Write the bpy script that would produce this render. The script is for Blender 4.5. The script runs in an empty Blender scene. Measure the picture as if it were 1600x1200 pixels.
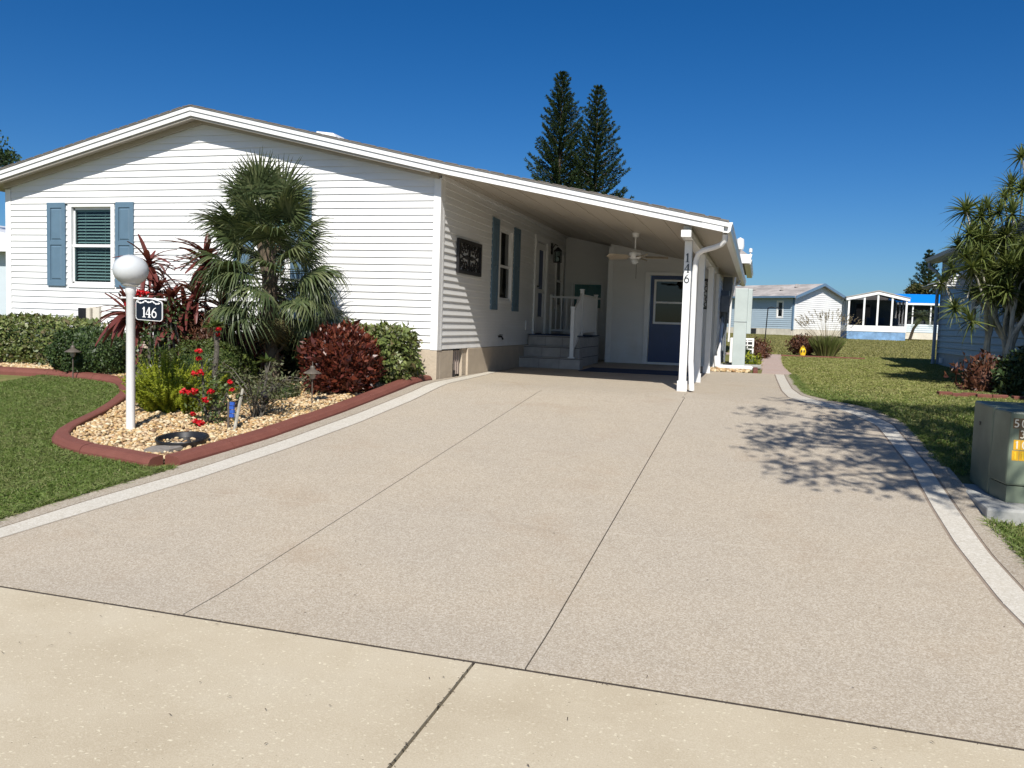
import bpy, bmesh, math, random
import numpy as np
from mathutils import Vector, Matrix
random.seed(7); rng = np.random.default_rng(7)
S = bpy.context.scene
COL = S.collection
PI = math.pi

# ------------------------------------------------------------------ camera
EYE = 0.86                     # eye height above the carport slab (z = 0)
yaw, pit, rol = 0.27661731, -0.07187997, 0.03241391
cy, sy, cp, sp = math.cos(yaw), math.sin(yaw), math.cos(pit), math.sin(pit)
Fw = Vector((-sy*cp, cy*cp, sp)); Rt = Vector((cy, sy, 0)); Up = Rt.cross(Fw)
c_, s_ = math.cos(rol), math.sin(rol)
R2 = Rt*c_ + Up*s_; U2 = Up*c_ - Rt*s_
cam = bpy.data.cameras.new('camera'); cam.sensor_width = 36; cam.lens = 1336.19/1600*36
cam.clip_start = 0.05; cam.clip_end = 2000
camo = bpy.data.objects.new('camera', cam); COL.objects.link(camo)
mw = Matrix.Identity(4)
for i in range(3):
    mw[i][0] = R2[i]; mw[i][1] = U2[i]; mw[i][2] = -Fw[i]
mw[2][3] = EYE
camo.matrix_world = mw
S.camera = camo

# ------------------------------------------------------------------ light
SUN = Vector((.245, -1, 1.01)).normalized()          # towards the sun
W = bpy.data.worlds.new('World'); S.world = W; W.use_nodes = True
nt = W.node_tree; nt.nodes.clear()
sky = nt.nodes.new('ShaderNodeTexSky'); sky.sky_type = 'NISHITA'; sky.sun_disc = False
sky.sun_elevation = math.asin(SUN.z); sky.sun_rotation = math.atan2(SUN.x, SUN.y)
sky.altitude = 0; sky.air_density = 0.7; sky.dust_density = 1.0; sky.ozone_density = 1.0
bg = nt.nodes.new('ShaderNodeBackground'); bg.inputs[1].default_value = 0.081
out = nt.nodes.new('ShaderNodeOutputWorld')
hs = nt.nodes.new('ShaderNodeHueSaturation'); hs.inputs['Saturation'].default_value = 1.45
nt.links.new(sky.outputs[0], hs.inputs['Color']); tn = nt.nodes.new('ShaderNodeMix'); tn.data_type = 'RGBA'; tn.blend_type = 'MULTIPLY'; tn.inputs[0].default_value = 1; tn.inputs[7].default_value = (.62, .83, 1, 1)
nt.links.new(hs.outputs[0], tn.inputs[6]); nt.links.new(tn.outputs[2], bg.inputs[0]); nt.links.new(bg.outputs[0], out.inputs[0])
sl = bpy.data.lights.new('sun', 'SUN'); sl.energy = 5.0; sl.angle = math.radians(.53); sl.color = (1, .955, .88)
so = bpy.data.objects.new('sun', sl); COL.objects.link(so)
so.rotation_euler = SUN.to_track_quat('Z', 'Y').to_euler(); so.location = (10, -40, 40)
S.view_settings.view_transform = 'Standard'; S.view_settings.look = 'None'
S.view_settings.exposure = 0.28; S.view_settings.gamma = 1; S.view_settings.use_curve_mapping = False
S.render.engine = 'CYCLES'
S.cycles.max_bounces = 8; S.cycles.diffuse_bounces = 2; S.cycles.transparent_max_bounces = 12

# ------------------------------------------------------------------ materials
def newmat(name):
    m = bpy.data.materials.new(name); m.use_nodes = True
    n = m.node_tree; n.nodes.clear()
    o = n.nodes.new('ShaderNodeOutputMaterial'); p = n.nodes.new('ShaderNodeBsdfPrincipled')
    n.links.new(p.outputs[0], o.inputs[0])
    return m, n, p, o
def N(n, t, **kw):
    x = n.nodes.new(t)
    for k, v in kw.items():
        if isinstance(k, str) and hasattr(x, k): setattr(x, k, v)
    return x
def ramp(n, fac, stops, interp='LINEAR'):
    r = n.nodes.new('ShaderNodeValToRGB'); r.color_ramp.interpolation = interp
    e = r.color_ramp.elements
    while len(e) < len(stops): e.new(.5)
    for i, (p, c) in enumerate(stops):
        e[i].position = p; e[i].color = (*c, 1)
    n.links.new(fac, r.inputs[0]); return r.outputs[0]
def tex(n, kind, scale, vec=None, detail=4, rough=.6, stretch=None):
    if vec is None: vec = n.nodes.new('ShaderNodeTexCoord').outputs['Object']
    if stretch:
        mp = n.nodes.new('ShaderNodeMapping'); mp.inputs['Scale'].default_value = stretch
        n.links.new(vec, mp.inputs[0]); vec = mp.outputs[0]
    if kind == 'noise':
        t = n.nodes.new('ShaderNodeTexNoise'); t.inputs['Detail'].default_value = detail; t.inputs['Roughness'].default_value = rough
        t.inputs['Scale'].default_value = scale; n.links.new(vec, t.inputs['Vector']); return t.outputs[0]
    t = n.nodes.new('ShaderNodeTexVoronoi'); t.inputs['Scale'].default_value = scale
    n.links.new(vec, t.inputs['Vector']); return t
def mixc(n, fac, a, b, mode='MIX'):
    m = n.nodes.new('ShaderNodeMix'); m.data_type = 'RGBA'; m.blend_type = mode
    for sock, v in ((m.inputs[0], fac), (m.inputs[6], a), (m.inputs[7], b)):
        if isinstance(v, (int, float)): sock.default_value = v
        elif isinstance(v, tuple): sock.default_value = (*v, 1)
        else: n.links.new(v, sock)
    return m.outputs[2]
def bump(n, p, h, strength, dist=.01):
    b = n.nodes.new('ShaderNodeBump'); b.inputs['Strength'].default_value = strength; b.inputs['Distance'].default_value = dist
    n.links.new(h, b.inputs['Height']); n.links.new(b.outputs[0], p.inputs['Normal'])
def plain(name, col, rough=.6, var=.12, vscale=6, bumps=0, bscale=80, metal=0, spec=.5, stretch=None):
    m, n, p, o = newmat(name)
    t = tex(n, 'noise', vscale, stretch=stretch)
    a = tuple(c*(1-var) for c in col); b = tuple(min(1, c*(1+var)) for c in col)
    n.links.new(ramp(n, t, [(.3, a), (.7, b)]), p.inputs['Base Color'])
    p.inputs['Roughness'].default_value = rough; p.inputs['Metallic'].default_value = metal
    p.inputs['Specular IOR Level'].default_value = spec
    if bumps: bump(n, p, tex(n, 'noise', bscale, stretch=stretch), bumps, .005)
    return m
def leafmat(name, cols, rough=.5, trans=.25, spec=.4):
    m, n, p, o = newmat(name)
    g = n.nodes.new('ShaderNodeNewGeometry')
    st = [(i/max(1, len(cols)-1), c) for i, c in enumerate(cols)]
    c = ramp(n, g.outputs['Random Per Island'], st)
    n.links.new(c, p.inputs['Base Color']); p.inputs['Roughness'].default_value = rough
    p.inputs['Specular IOR Level'].default_value = spec
    tb = n.nodes.new('ShaderNodeBsdfTranslucent'); n.links.new(mixc(n, 1.0, c, (1, 1, .6), 'MULTIPLY'), tb.inputs[0])
    ms = n.nodes.new('ShaderNodeMixShader'); ms.inputs[0].default_value = trans
    n.links.new(p.outputs[0], ms.inputs[1]); n.links.new(tb.outputs[0], ms.inputs[2]); n.links.new(ms.outputs[0], o.inputs[0])
    return m
def glassmat(name, tint=(.8, .9, .9), refl=1.0):
    m, n, p, o = newmat(name); n.nodes.remove(p)
    tr = n.nodes.new('ShaderNodeBsdfTransparent'); tr.inputs[0].default_value = (*tint, 1)
    gl = n.nodes.new('ShaderNodeBsdfGlossy'); gl.inputs['Roughness'].default_value = .02
    fr = n.nodes.new('ShaderNodeFresnel'); fr.inputs[0].default_value = 1.5
    mu = n.nodes.new('ShaderNodeMath'); mu.operation = 'MULTIPLY_ADD'; mu.inputs[1].default_value = refl; mu.inputs[2].default_value = .0
    gm = n.nodes.new('ShaderNodeNewGeometry'); ff = n.nodes.new('ShaderNodeMath'); ff.operation = 'SUBTRACT'; ff.inputs[0].default_value = 1
    n.links.new(gm.outputs['Backfacing'], ff.inputs[1]); f3 = n.nodes.new('ShaderNodeMath'); f3.operation = 'MULTIPLY'
    n.links.new(fr.outputs[0], f3.inputs[0]); n.links.new(ff.outputs[0], f3.inputs[1]); n.links.new(f3.outputs[0], mu.inputs[0])
    ms = n.nodes.new('ShaderNodeMixShader'); n.links.new(mu.outputs[0], ms.inputs[0])
    n.links.new(tr.outputs[0], ms.inputs[1]); n.links.new(gl.outputs[0], ms.inputs[2]); n.links.new(ms.outputs[0], o.inputs[0])
    return m

M = {}
def siding_mat(name, col, rough=.42):
    m, n, p, o = newmat(name)
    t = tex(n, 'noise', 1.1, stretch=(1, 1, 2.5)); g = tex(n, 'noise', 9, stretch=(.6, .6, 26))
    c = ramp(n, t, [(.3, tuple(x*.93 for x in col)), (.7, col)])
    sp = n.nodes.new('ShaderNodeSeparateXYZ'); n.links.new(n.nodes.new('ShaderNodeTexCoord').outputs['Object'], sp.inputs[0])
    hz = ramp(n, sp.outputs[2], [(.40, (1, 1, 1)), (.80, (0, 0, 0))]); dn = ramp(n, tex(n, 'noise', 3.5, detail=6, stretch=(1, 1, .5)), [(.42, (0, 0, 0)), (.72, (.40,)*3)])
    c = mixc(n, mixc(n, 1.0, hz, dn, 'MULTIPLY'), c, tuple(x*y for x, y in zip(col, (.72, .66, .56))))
    n.links.new(c, p.inputs['Base Color']); p.inputs['Roughness'].default_value = rough; p.inputs['Specular IOR Level'].default_value = .35
    bump(n, p, g, .12, .004); return m
M['siding'] = siding_mat('white_vinyl_siding', (.80, .80, .79))
M['siding_pale'] = siding_mat('pale_siding', (.55, .62, .66))
M['siding_blue'] = siding_mat('blue_grey_siding', (.42, .52, .60))
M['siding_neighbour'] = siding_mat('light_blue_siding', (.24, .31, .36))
M['neighbour_trim'] = plain('pale_blue_trim', (.30, .36, .41), .5, .08)
M['white'] = plain('white_paint', (.80, .80, .79), .4, .03)
M['whitemetal'] = plain('white_aluminium', (.78, .78, .77), .32, .04)
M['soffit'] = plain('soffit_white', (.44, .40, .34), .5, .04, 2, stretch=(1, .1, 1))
M['blue'] = plain('blue_shutter_paint', (.105, .175, .24), .45, .07, 5, .05)
M['darkblue'] = plain('navy_blue_door_paint', (.007, .034, .135), .35, .08)
M['stucco'] = plain('beige_stucco', (.46, .385, .295), .9, .08, 5, 1.0, 22)
M['vent'] = plain('pinkish_metal_vent', (.38, .31, .27), .5, .1)
M['dark'] = plain('dark_interior', (.02, .022, .024), .8, .3)
M['black'] = plain('black_paint', (.012, .011, .012), .4, .2)
M['bronze'] = plain('weathered_bronze', (.10, .082, .065), .5, .25, 20, .1)
M['navy'] = plain('navy_sign_enamel', (.006, .010, .020), .3, .1)
M['curtain'] = plain('grey_curtain', (.16, .16, .155), .8)
M['blind'] = plain('white_blind_slat', (.70, .70, .68), .5, .03)
M['glass'] = glassmat('window_glass', (.62, .72, .72))
M['glassdk'] = glassmat('dark_window_glass', (.25, .3, .3))
M['screen'] = glassmat('screen_mesh', (.42, .42, .43), .15)
M['teal'] = plain('pale_teal_panel', (.42, .66, .68), .6, .1)
M['globe'] = plain('white_acrylic_globe', (.56, .58, .59), .22, .04, 4)
M['stepstone'] = plain('grey_stone_tile', (.36, .34, .32), .45, .18, 5, .1, 30)
M['grout'] = plain('dark_grout', (.12, .11, .10), .9)
M['rug'] = plain('navy_blue_carpet', (.010, .03, .085), .95, .25, 60, .3, 300)
M['fan'] = plain('fan_blade_wood', (.42, .36, .28), .5, .1)
M['green_metal'] = plain('olive_green_cabinet', (.135, .165, .118), .42, .34, 2.2, .05, 30)
M['conc'] = plain('grey_pad_concrete', (.34, .34, .32), .85, .2, 7, .4, 60)
M['util'] = plain('pale_grey_utility_paint', (.44, .50, .49), .4, .08, 3)
M['meter'] = plain('grey_meter_box', (.17, .19, .21), .45, .15)
M['blueroof'] = plain('bright_blue_roof', (.0, .22, .74), .5, .08)
M['blueskirt'] = plain('blue_block_skirting', (.17, .30, .48), .8, .3, 3)
M['blocks'] = plain('cream_block_skirting', (.62, .57, .48), .85, .15, 3, .3, 12)
M['fascia_blue'] = plain('slate_blue_fascia', (.12, .2, .3), .5, .08)
M['water_tray'] = plain('black_plastic_pot_saucer', (.012, .012, .013), .35, .3)
M['flag'] = plain('grey_flagstone', (.20, .18, .16), .8, .2, 20, .4)
M['bark'] = plain('grey_bark', (.30, .28, .23), .9, .35, 14, .8, 30, stretch=(1, 1, .4))
M['palebark'] = plain('whitish_bark', (.46, .43, .36), .85, .35, 10, .6, 30, stretch=(1, 1, .4))
M['palmbark'] = plain('fibrous_palm_trunk', (.10, .075, .05), .95, .4, 30, 1, 60, stretch=(1, 1, .3))
M['twig'] = plain('brown_twig', (.10, .075, .055), .9, .3, 20)
M['stalk'] = plain('grey_green_thorny_stem', (.095, .085, .068), .9, .35, 60, .8, 90)
M['yellow'] = plain('yellow_paint', (.75, .50, .02), .45, .1)
M['sticker_y'] = plain('yellow_sticker', (.62, .34, .01), .45, .08)
M['sticker_b'] = plain('brown_sticker', (.10, .055, .02), .45, .08)
M['sticker_w'] = plain('cream_sticker_digit', (.62, .58, .48), .45, .08)
M['bluetag'] = plain('blue_plastic', (.03, .10, .42), .3, .1)
M['rope'] = plain('grey_roofing', (.30, .28, .27), .85, .25, 3, .3, 40)
M['joint'] = plain('dirt_filled_joint', (.045, .035, .027), .95, .4, 30)
M['groove'] = plain('tan_groove_sealant', (.25, .20, .155), .8, .15, 12)

def shingles():
    m, n, p, o = newmat('grey_tan_shingles')
    t = tex(n, 'noise', 60); t2 = tex(n, 'noise', 2)
    c = ramp(n, t, [(.3, (.10, .09, .08)), (.7, (.22, .20, .18))])
    n.links.new(mixc(n, .5, c, ramp(n, t2, [(.3, (.12, .11, .10)), (.7, (.22, .2, .18))])), p.inputs[0]); p.inputs['Roughness'].default_value = .95
    return m
M['shingle'] = shingles()
def edging():
    m, n, p, o = newmat('brick_red_concrete_edging')
    t = tex(n, 'noise', 5, detail=8); f = tex(n, 'noise', 140)
    c = ramp(n, t, [(.25, (.125, .036, .024)), (.55, (.165, .050, .033)), (.8, (.205, .072, .050))])
    n.links.new(mixc(n, .35, c, ramp(n, f, [(.35, (.11, .034, .026)), (.7, (.25, .10, .075))])), p.inputs[0])
    p.inputs['Roughness'].default_value = .75; bump(n, p, f, .35, .004); return m
M['edging'] = edging()

def crackline(n, co, c, dark, sc=.33, w=.0030, k=.20):
    w_ = n.nodes.new('ShaderNodeTexNoise'); w_.inputs['Scale'].default_value = 1.7; w_.inputs['Detail'].default_value = 6; n.links.new(co, w_.inputs['Vector'])
    a = n.nodes.new('ShaderNodeVectorMath'); a.operation = 'MULTIPLY_ADD'; a.inputs[1].default_value = (.5,)*3; n.links.new(w_.outputs['Color'], a.inputs[0]); n.links.new(co, a.inputs[2])
    v = n.nodes.new('ShaderNodeTexVoronoi'); v.feature = 'DISTANCE_TO_EDGE'; v.inputs['Scale'].default_value = sc; n.links.new(a.outputs[0], v.inputs['Vector'])
    m_ = ramp(n, v.outputs['Distance'], [(0, (k,)*3), (w*sc*.5, (k,)*3), (w*sc, (0, 0, 0))])
    br = ramp(n, tex(n, 'noise', 1.1, co, 3), [(.50, (0, 0, 0)), (.60, (1, 1, 1))])
    return mixc(n, mixc(n, 1.0, m_, br, 'MULTIPLY'), c, dark)
def drive_mat(name, base, light, dark, fscale, warm, lines=()):
    """flake/speckle coating with wide faint stains"""
    m, n, p, o = newmat(name)
    co = n.nodes.new('ShaderNodeTexCoord').outputs['Object']
    big = tex(n, 'noise', .55, co, 5, .55); mid = tex(n, 'noise', 3.5, co, 5, .6)
    c = mixc(n, ramp(n, big, [(.40, (0, 0, 0)), (.60, (1, 1, 1))]), tuple(x*1.05 for x in base), warm)
    c = mixc(n, ramp(n, mid, [(.32, (.30,)*3), (.68, (0, 0, 0))]), c, tuple(x*.68 for x in base))
    v1 = tex(n, 'voronoi', fscale, co)
    s1 = n.nodes.new('ShaderNodeSeparateColor'); n.links.new(v1.outputs['Color'], s1.inputs[0])
    fl = ramp(n, s1.outputs[0], [(.0, dark), (.18, base), (.62, base), (.80, light)], 'LINEAR')
    c = mixc(n, .55, c, fl)
    v2 = tex(n, 'voronoi', fscale*2.3, co)
    s2 = n.nodes.new('ShaderNodeSeparateColor'); n.links.new(v2.outputs['Color'], s2.inputs[0])
    c = mixc(n, ramp(n, s2.outputs[1], [(.0, (.30,)*3), (.12, (0, 0, 0)), (1, (0, 0, 0))]), c, dark)
    c = mixc(n, ramp(n, s2.outputs[2], [(.86, (0, 0, 0)), (.95, (.6,)*3)]), c, light)
    if lines:
        sx = n.nodes.new('ShaderNodeSeparateXYZ'); n.links.new(co, sx.inputs[0])
        wob = n.nodes.new('ShaderNodeMath'); wob.operation = 'MULTIPLY_ADD'; wob.inputs[1].default_value = .06
        n.links.new(tex(n, 'noise', 2.0, co), wob.inputs[0]); n.links.new(sx.outputs[1], wob.inputs[2])
        for y0, k in lines:
            s = n.nodes.new('ShaderNodeMath'); s.operation = 'SUBTRACT'; s.inputs[1].default_value = y0
            n.links.new(wob.outputs[0], s.inputs[0])
            a = n.nodes.new('ShaderNodeMath'); a.operation = 'ABSOLUTE'; n.links.new(s.outputs[0], a.inputs[0])
            l = n.nodes.new('ShaderNodeMath'); l.operation = 'LESS_THAN'; l.inputs[1].default_value = .003
            n.links.new(a.outputs[0], l.inputs[0])
            g = n.nodes.new('ShaderNodeMath'); g.operation = 'MULTIPLY'; g.inputs[1].default_value = k
            n.links.new(l.outputs[0], g.inputs[0])
            c = mixc(n, g.outputs[0], c, light)
    st_ = ramp(n, tex(n, 'noise', 1.15, co, 7, .62), [(.56, (0, 0, 0)), (.74, (.34,)*3)])
    c = mixc(n, st_, c, tuple(x*y for x, y in zip(base, (.86, .72, .60))))
    c = crackline(n, co, c, tuple(x*.5 for x in base))
    n.links.new(c, p.inputs[0]); p.inputs['Roughness'].default_value = .78; p.inputs['Specular IOR Level'].default_value = .3
    bump(n, p, s1.outputs[1], .18, .0025); return m
M['drive'] = drive_mat('speckled_tan_driveway_coating', (.372, .318, .248), (.56, .51, .43), (.21, .168, .125), 140, (.425, .352, .258), [(5.78, .55)])
M['band'] = drive_mat('cream_border_band', (.50, .465, .40), (.62, .59, .53), (.36, .32, .26), 90, (.52, .48, .40))
M['outband'] = drive_mat('tan_outer_border', (.34, .29, .225), (.50, .46, .39), (.17, .135, .10), 110, (.30, .25, .195))
M['path'] = drive_mat('pinkish_path_concrete', (.40, .30, .255), (.50, .41, .36), (.26, .19, .16), 90, (.42, .33, .29))
def apron_mat():
    m, n, p, o = newmat('shell_aggregate_concrete')
    co = n.nodes.new('ShaderNodeTexCoord').outputs['Object']
    big = tex(n, 'noise', 1.3, co, 8, .6)
    c = ramp(n, big, [(.3, (.41, .345, .245)), (.5, (.485, .42, .31)), (.7, (.53, .47, .36))])
    fine = tex(n, 'noise', 160, co, 3); c = mixc(n, .35, c, ramp(n, fine, [(.35, (.38, .31, .21)), (.68, (.62, .55, .42))]))
    wn = n.nodes.new('ShaderNodeTexNoise'); wn.inputs['Scale'].default_value = 28; wn.inputs['Detail'].default_value = 3; n.links.new(co, wn.inputs['Vector'])
    va = n.nodes.new('ShaderNodeVectorMath'); va.operation = 'MULTIPLY_ADD'; va.inputs[1].default_value = (.045,)*3; n.links.new(wn.outputs['Color'], va.inputs[0]); n.links.new(co, va.inputs[2])
    v = tex(n, 'voronoi', 52, va.outputs[0], stretch=(.7, 1.3, 1)); sc = n.nodes.new('ShaderNodeSeparateColor'); n.links.new(v.outputs['Color'], sc.inputs[0])
    # shell chips: small cell cores of a few cells only
    near = ramp(n, v.outputs['Distance'], [(.16, (1, 1, 1)), (.36, (0, 0, 0))])
    pick = ramp(n, sc.outputs[0], [(.50, (0, 0, 0)), (.95, (.75,)*3)])
    mm = mixc(n, 1.0, near, pick, 'MULTIPLY'); c = mixc(n, mm, c, (.72, .66, .50))
    pick2 = ramp(n, sc.outputs[1], [(.90, (0, 0, 0)), (.96, (.8,)*3)])
    c = mixc(n, mixc(n, 1.0, ramp(n, v.outputs['Distance'], [(.10, (1, 1, 1)), (.2, (0, 0, 0))]), pick2, 'MULTIPLY'), c, (.10, .085, .06))
    n.links.new(c, p.inputs[0]); p.inputs['Roughness'].default_value = .85; p.inputs['Specular IOR Level'].default_value = .25
    bump(n, p, fine, .35, .004); return m
M['apron'] = apron_mat()
def soil_mat(name, stops, sc):
    m, n, p, o = newmat(name)
    co = n.nodes.new('ShaderNodeTexCoord').outputs['Object']
    a = ramp(n, tex(n, 'noise', sc, co, 8, .75), stops)
    b = tex(n, 'noise', .35, co, 4)
    c = mixc(n, ramp(n, b, [(.35, (0, 0, 0)), (.65, (.6,)*3)]), a, (.17, .15, .07))
    n.links.new(c, p.inputs[0]); p.inputs['Roughness'].default_value = 1; p.inputs['Specular IOR Level'].default_value = .1
    bump(n, p, tex(n, 'noise', sc*1.5, co, 6), .8, .03); return m
M['lawn'] = soil_mat('mown_lawn', [(.3, (.10, .11, .035)), (.5, (.15, .155, .05)), (.7, (.23, .21, .09))], 9)
def grassmat(name, cols, dry, k):
    m = leafmat(name, cols, .55, .25, .3); n = m.node_tree
    co = n.nodes.new('ShaderNodeTexCoord').outputs['Object']
    f = ramp(n, tex(n, 'noise', 1.4, co, 6, .7), [(.42, (0, 0, 0)), (.66, (k,)*3)])
    f2 = ramp(n, tex(n, 'noise', 9, co, 3, .6), [(.40, (.25,)*3), (.62, (1,)*3)])
    p = [x for x in n.nodes if x.type == 'BSDF_PRINCIPLED'][0]; c = p.inputs['Base Color'].links[0].from_socket
    n.links.new(mixc(n, mixc(n, 1.0, f, f2, 'MULTIPLY'), c, dry), p.inputs['Base Color']); return m
M['grass'] = grassmat('grass_blades', [(.095, .155, .025), (.135, .20, .040), (.18, .245, .060), (.105, .17, .032), (.30, .29, .13)], (.25, .23, .11), .55)
M['grass2'] = grassmat('dry_grass_blades', [(.19, .22, .048), (.24, .27, .070), (.30, .32, .10), (.20, .23, .055), (.40, .37, .18)], (.42, .36, .17), .75)
M['grass3'] = grassmat('far_grass_blades', [(.20, .20, .06), (.25, .24, .08), (.22, .215, .07)], (.33, .27, .13), .8)
M['unused'] = leafmat('grass_blades', [(.060, .085, .018), (.085, .115, .026), (.12, .145, .038), (.070, .095, .02), (.24, .21, .10)], .55, .25, .3)
M['unused'] = leafmat('unused', [(.12, .135, .035), (.17, .18, .055), (.22, .22, .08), (.14, .15, .042), (.34, .30, .16)], .55, .25, .3)
M['sand'] = plain('gravel_bed_base', (.22, .17, .10), .95, .3, 30)
M['stone'] = leafmat('river_stones', [(.54, .39, .20), (.44, .27, .11), (.62, .52, .34), (.38, .21, .09), (.66, .57, .40), (.50, .34, .15), (.20, .12, .07), (.56, .42, .24)], .65, 0, .4)
M['frond'] = leafmat('fan_palm_leaf', [(.045, .070, .028), (.072, .098, .038), (.108, .134, .054), (.15, .17, .078)], .42, .18, .4)
M['frond_dry'] = leafmat('dry_palm_leaf', [(.18, .15, .06), (.12, .11, .05)], .6, .2)
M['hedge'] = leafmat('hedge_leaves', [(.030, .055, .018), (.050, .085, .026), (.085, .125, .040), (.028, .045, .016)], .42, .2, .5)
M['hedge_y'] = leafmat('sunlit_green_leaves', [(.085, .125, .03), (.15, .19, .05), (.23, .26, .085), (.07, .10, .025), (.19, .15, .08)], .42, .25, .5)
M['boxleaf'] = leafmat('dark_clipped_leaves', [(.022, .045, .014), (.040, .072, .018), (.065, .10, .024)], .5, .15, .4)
M['moundleaf'] = leafmat('moss_green_leaves', [(.05, .075, .016), (.09, .115, .022), (.035, .055, .014)], .5, .15, .3)
M['redleaf'] = leafmat('oxblood_leaves', [(.075, .015, .012), (.13, .027, .016), (.19, .052, .024), (.05, .013, .012), (.115, .030, .018)], .38, .22, .5)
M['brownleaf'] = leafmat('russet_leaves', [(.085, .030, .020), (.13, .052, .030), (.18, .080, .042), (.05, .022, .016)], .5, .2, .4)
M['cordy'] = leafmat('maroon_strap_leaves', [(.20, .020, .036), (.28, .045, .05), (.11, .016, .026), (.30, .12, .08), (.20, .16, .07)], .36, .3, .5)
M['cordyobj'] = M['cordy']
M['fern'] = leafmat('lime_green_needles', [(.30, .37, .035), (.40, .45, .045), (.48, .50, .07), (.20, .28, .025)], .55, .45, .2)
M['eulf'] = leafmat('euphorbia_leaves', [(.06, .10, .03), (.10, .14, .04), (.15, .18, .06)], .5, .25, .4)
M['petal'] = leafmat('scarlet_bracts', [(.62, .012, .02), (.50, .008, .018), (.70, .03, .03)], .45, .25, .3)
M['rose'] = leafmat('grey_green_sparse_leaves', [(.07, .09, .035), (.12, .13, .055), (.16, .14, .09)], .5, .25)
M['pine'] = leafmat('norfolk_pine_needles', [(.014, .030, .010), (.024, .044, .013), (.042, .062, .018)], .7, .1, .2)
M['draco'] = leafmat('dragon_tree_leaves', [(.065, .10, .028), (.12, .155, .04), (.18, .205, .065)], .42, .25, .4)
M['farleaf'] = leafmat('distant_tree_leaves', [(.05, .06, .02), (.09, .09, .035), (.13, .115, .05)], .6, .2, .2)
M['shade_leaf'] = leafmat('shade_tree_leaves', [(.03, .06, .02), (.05, .09, .03)], .5, .2)
M['ghost'] = leafmat('tan_grass_plumes', [(.28, .23, .14), (.36, .30, .2)], .7, .3, .2)

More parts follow.
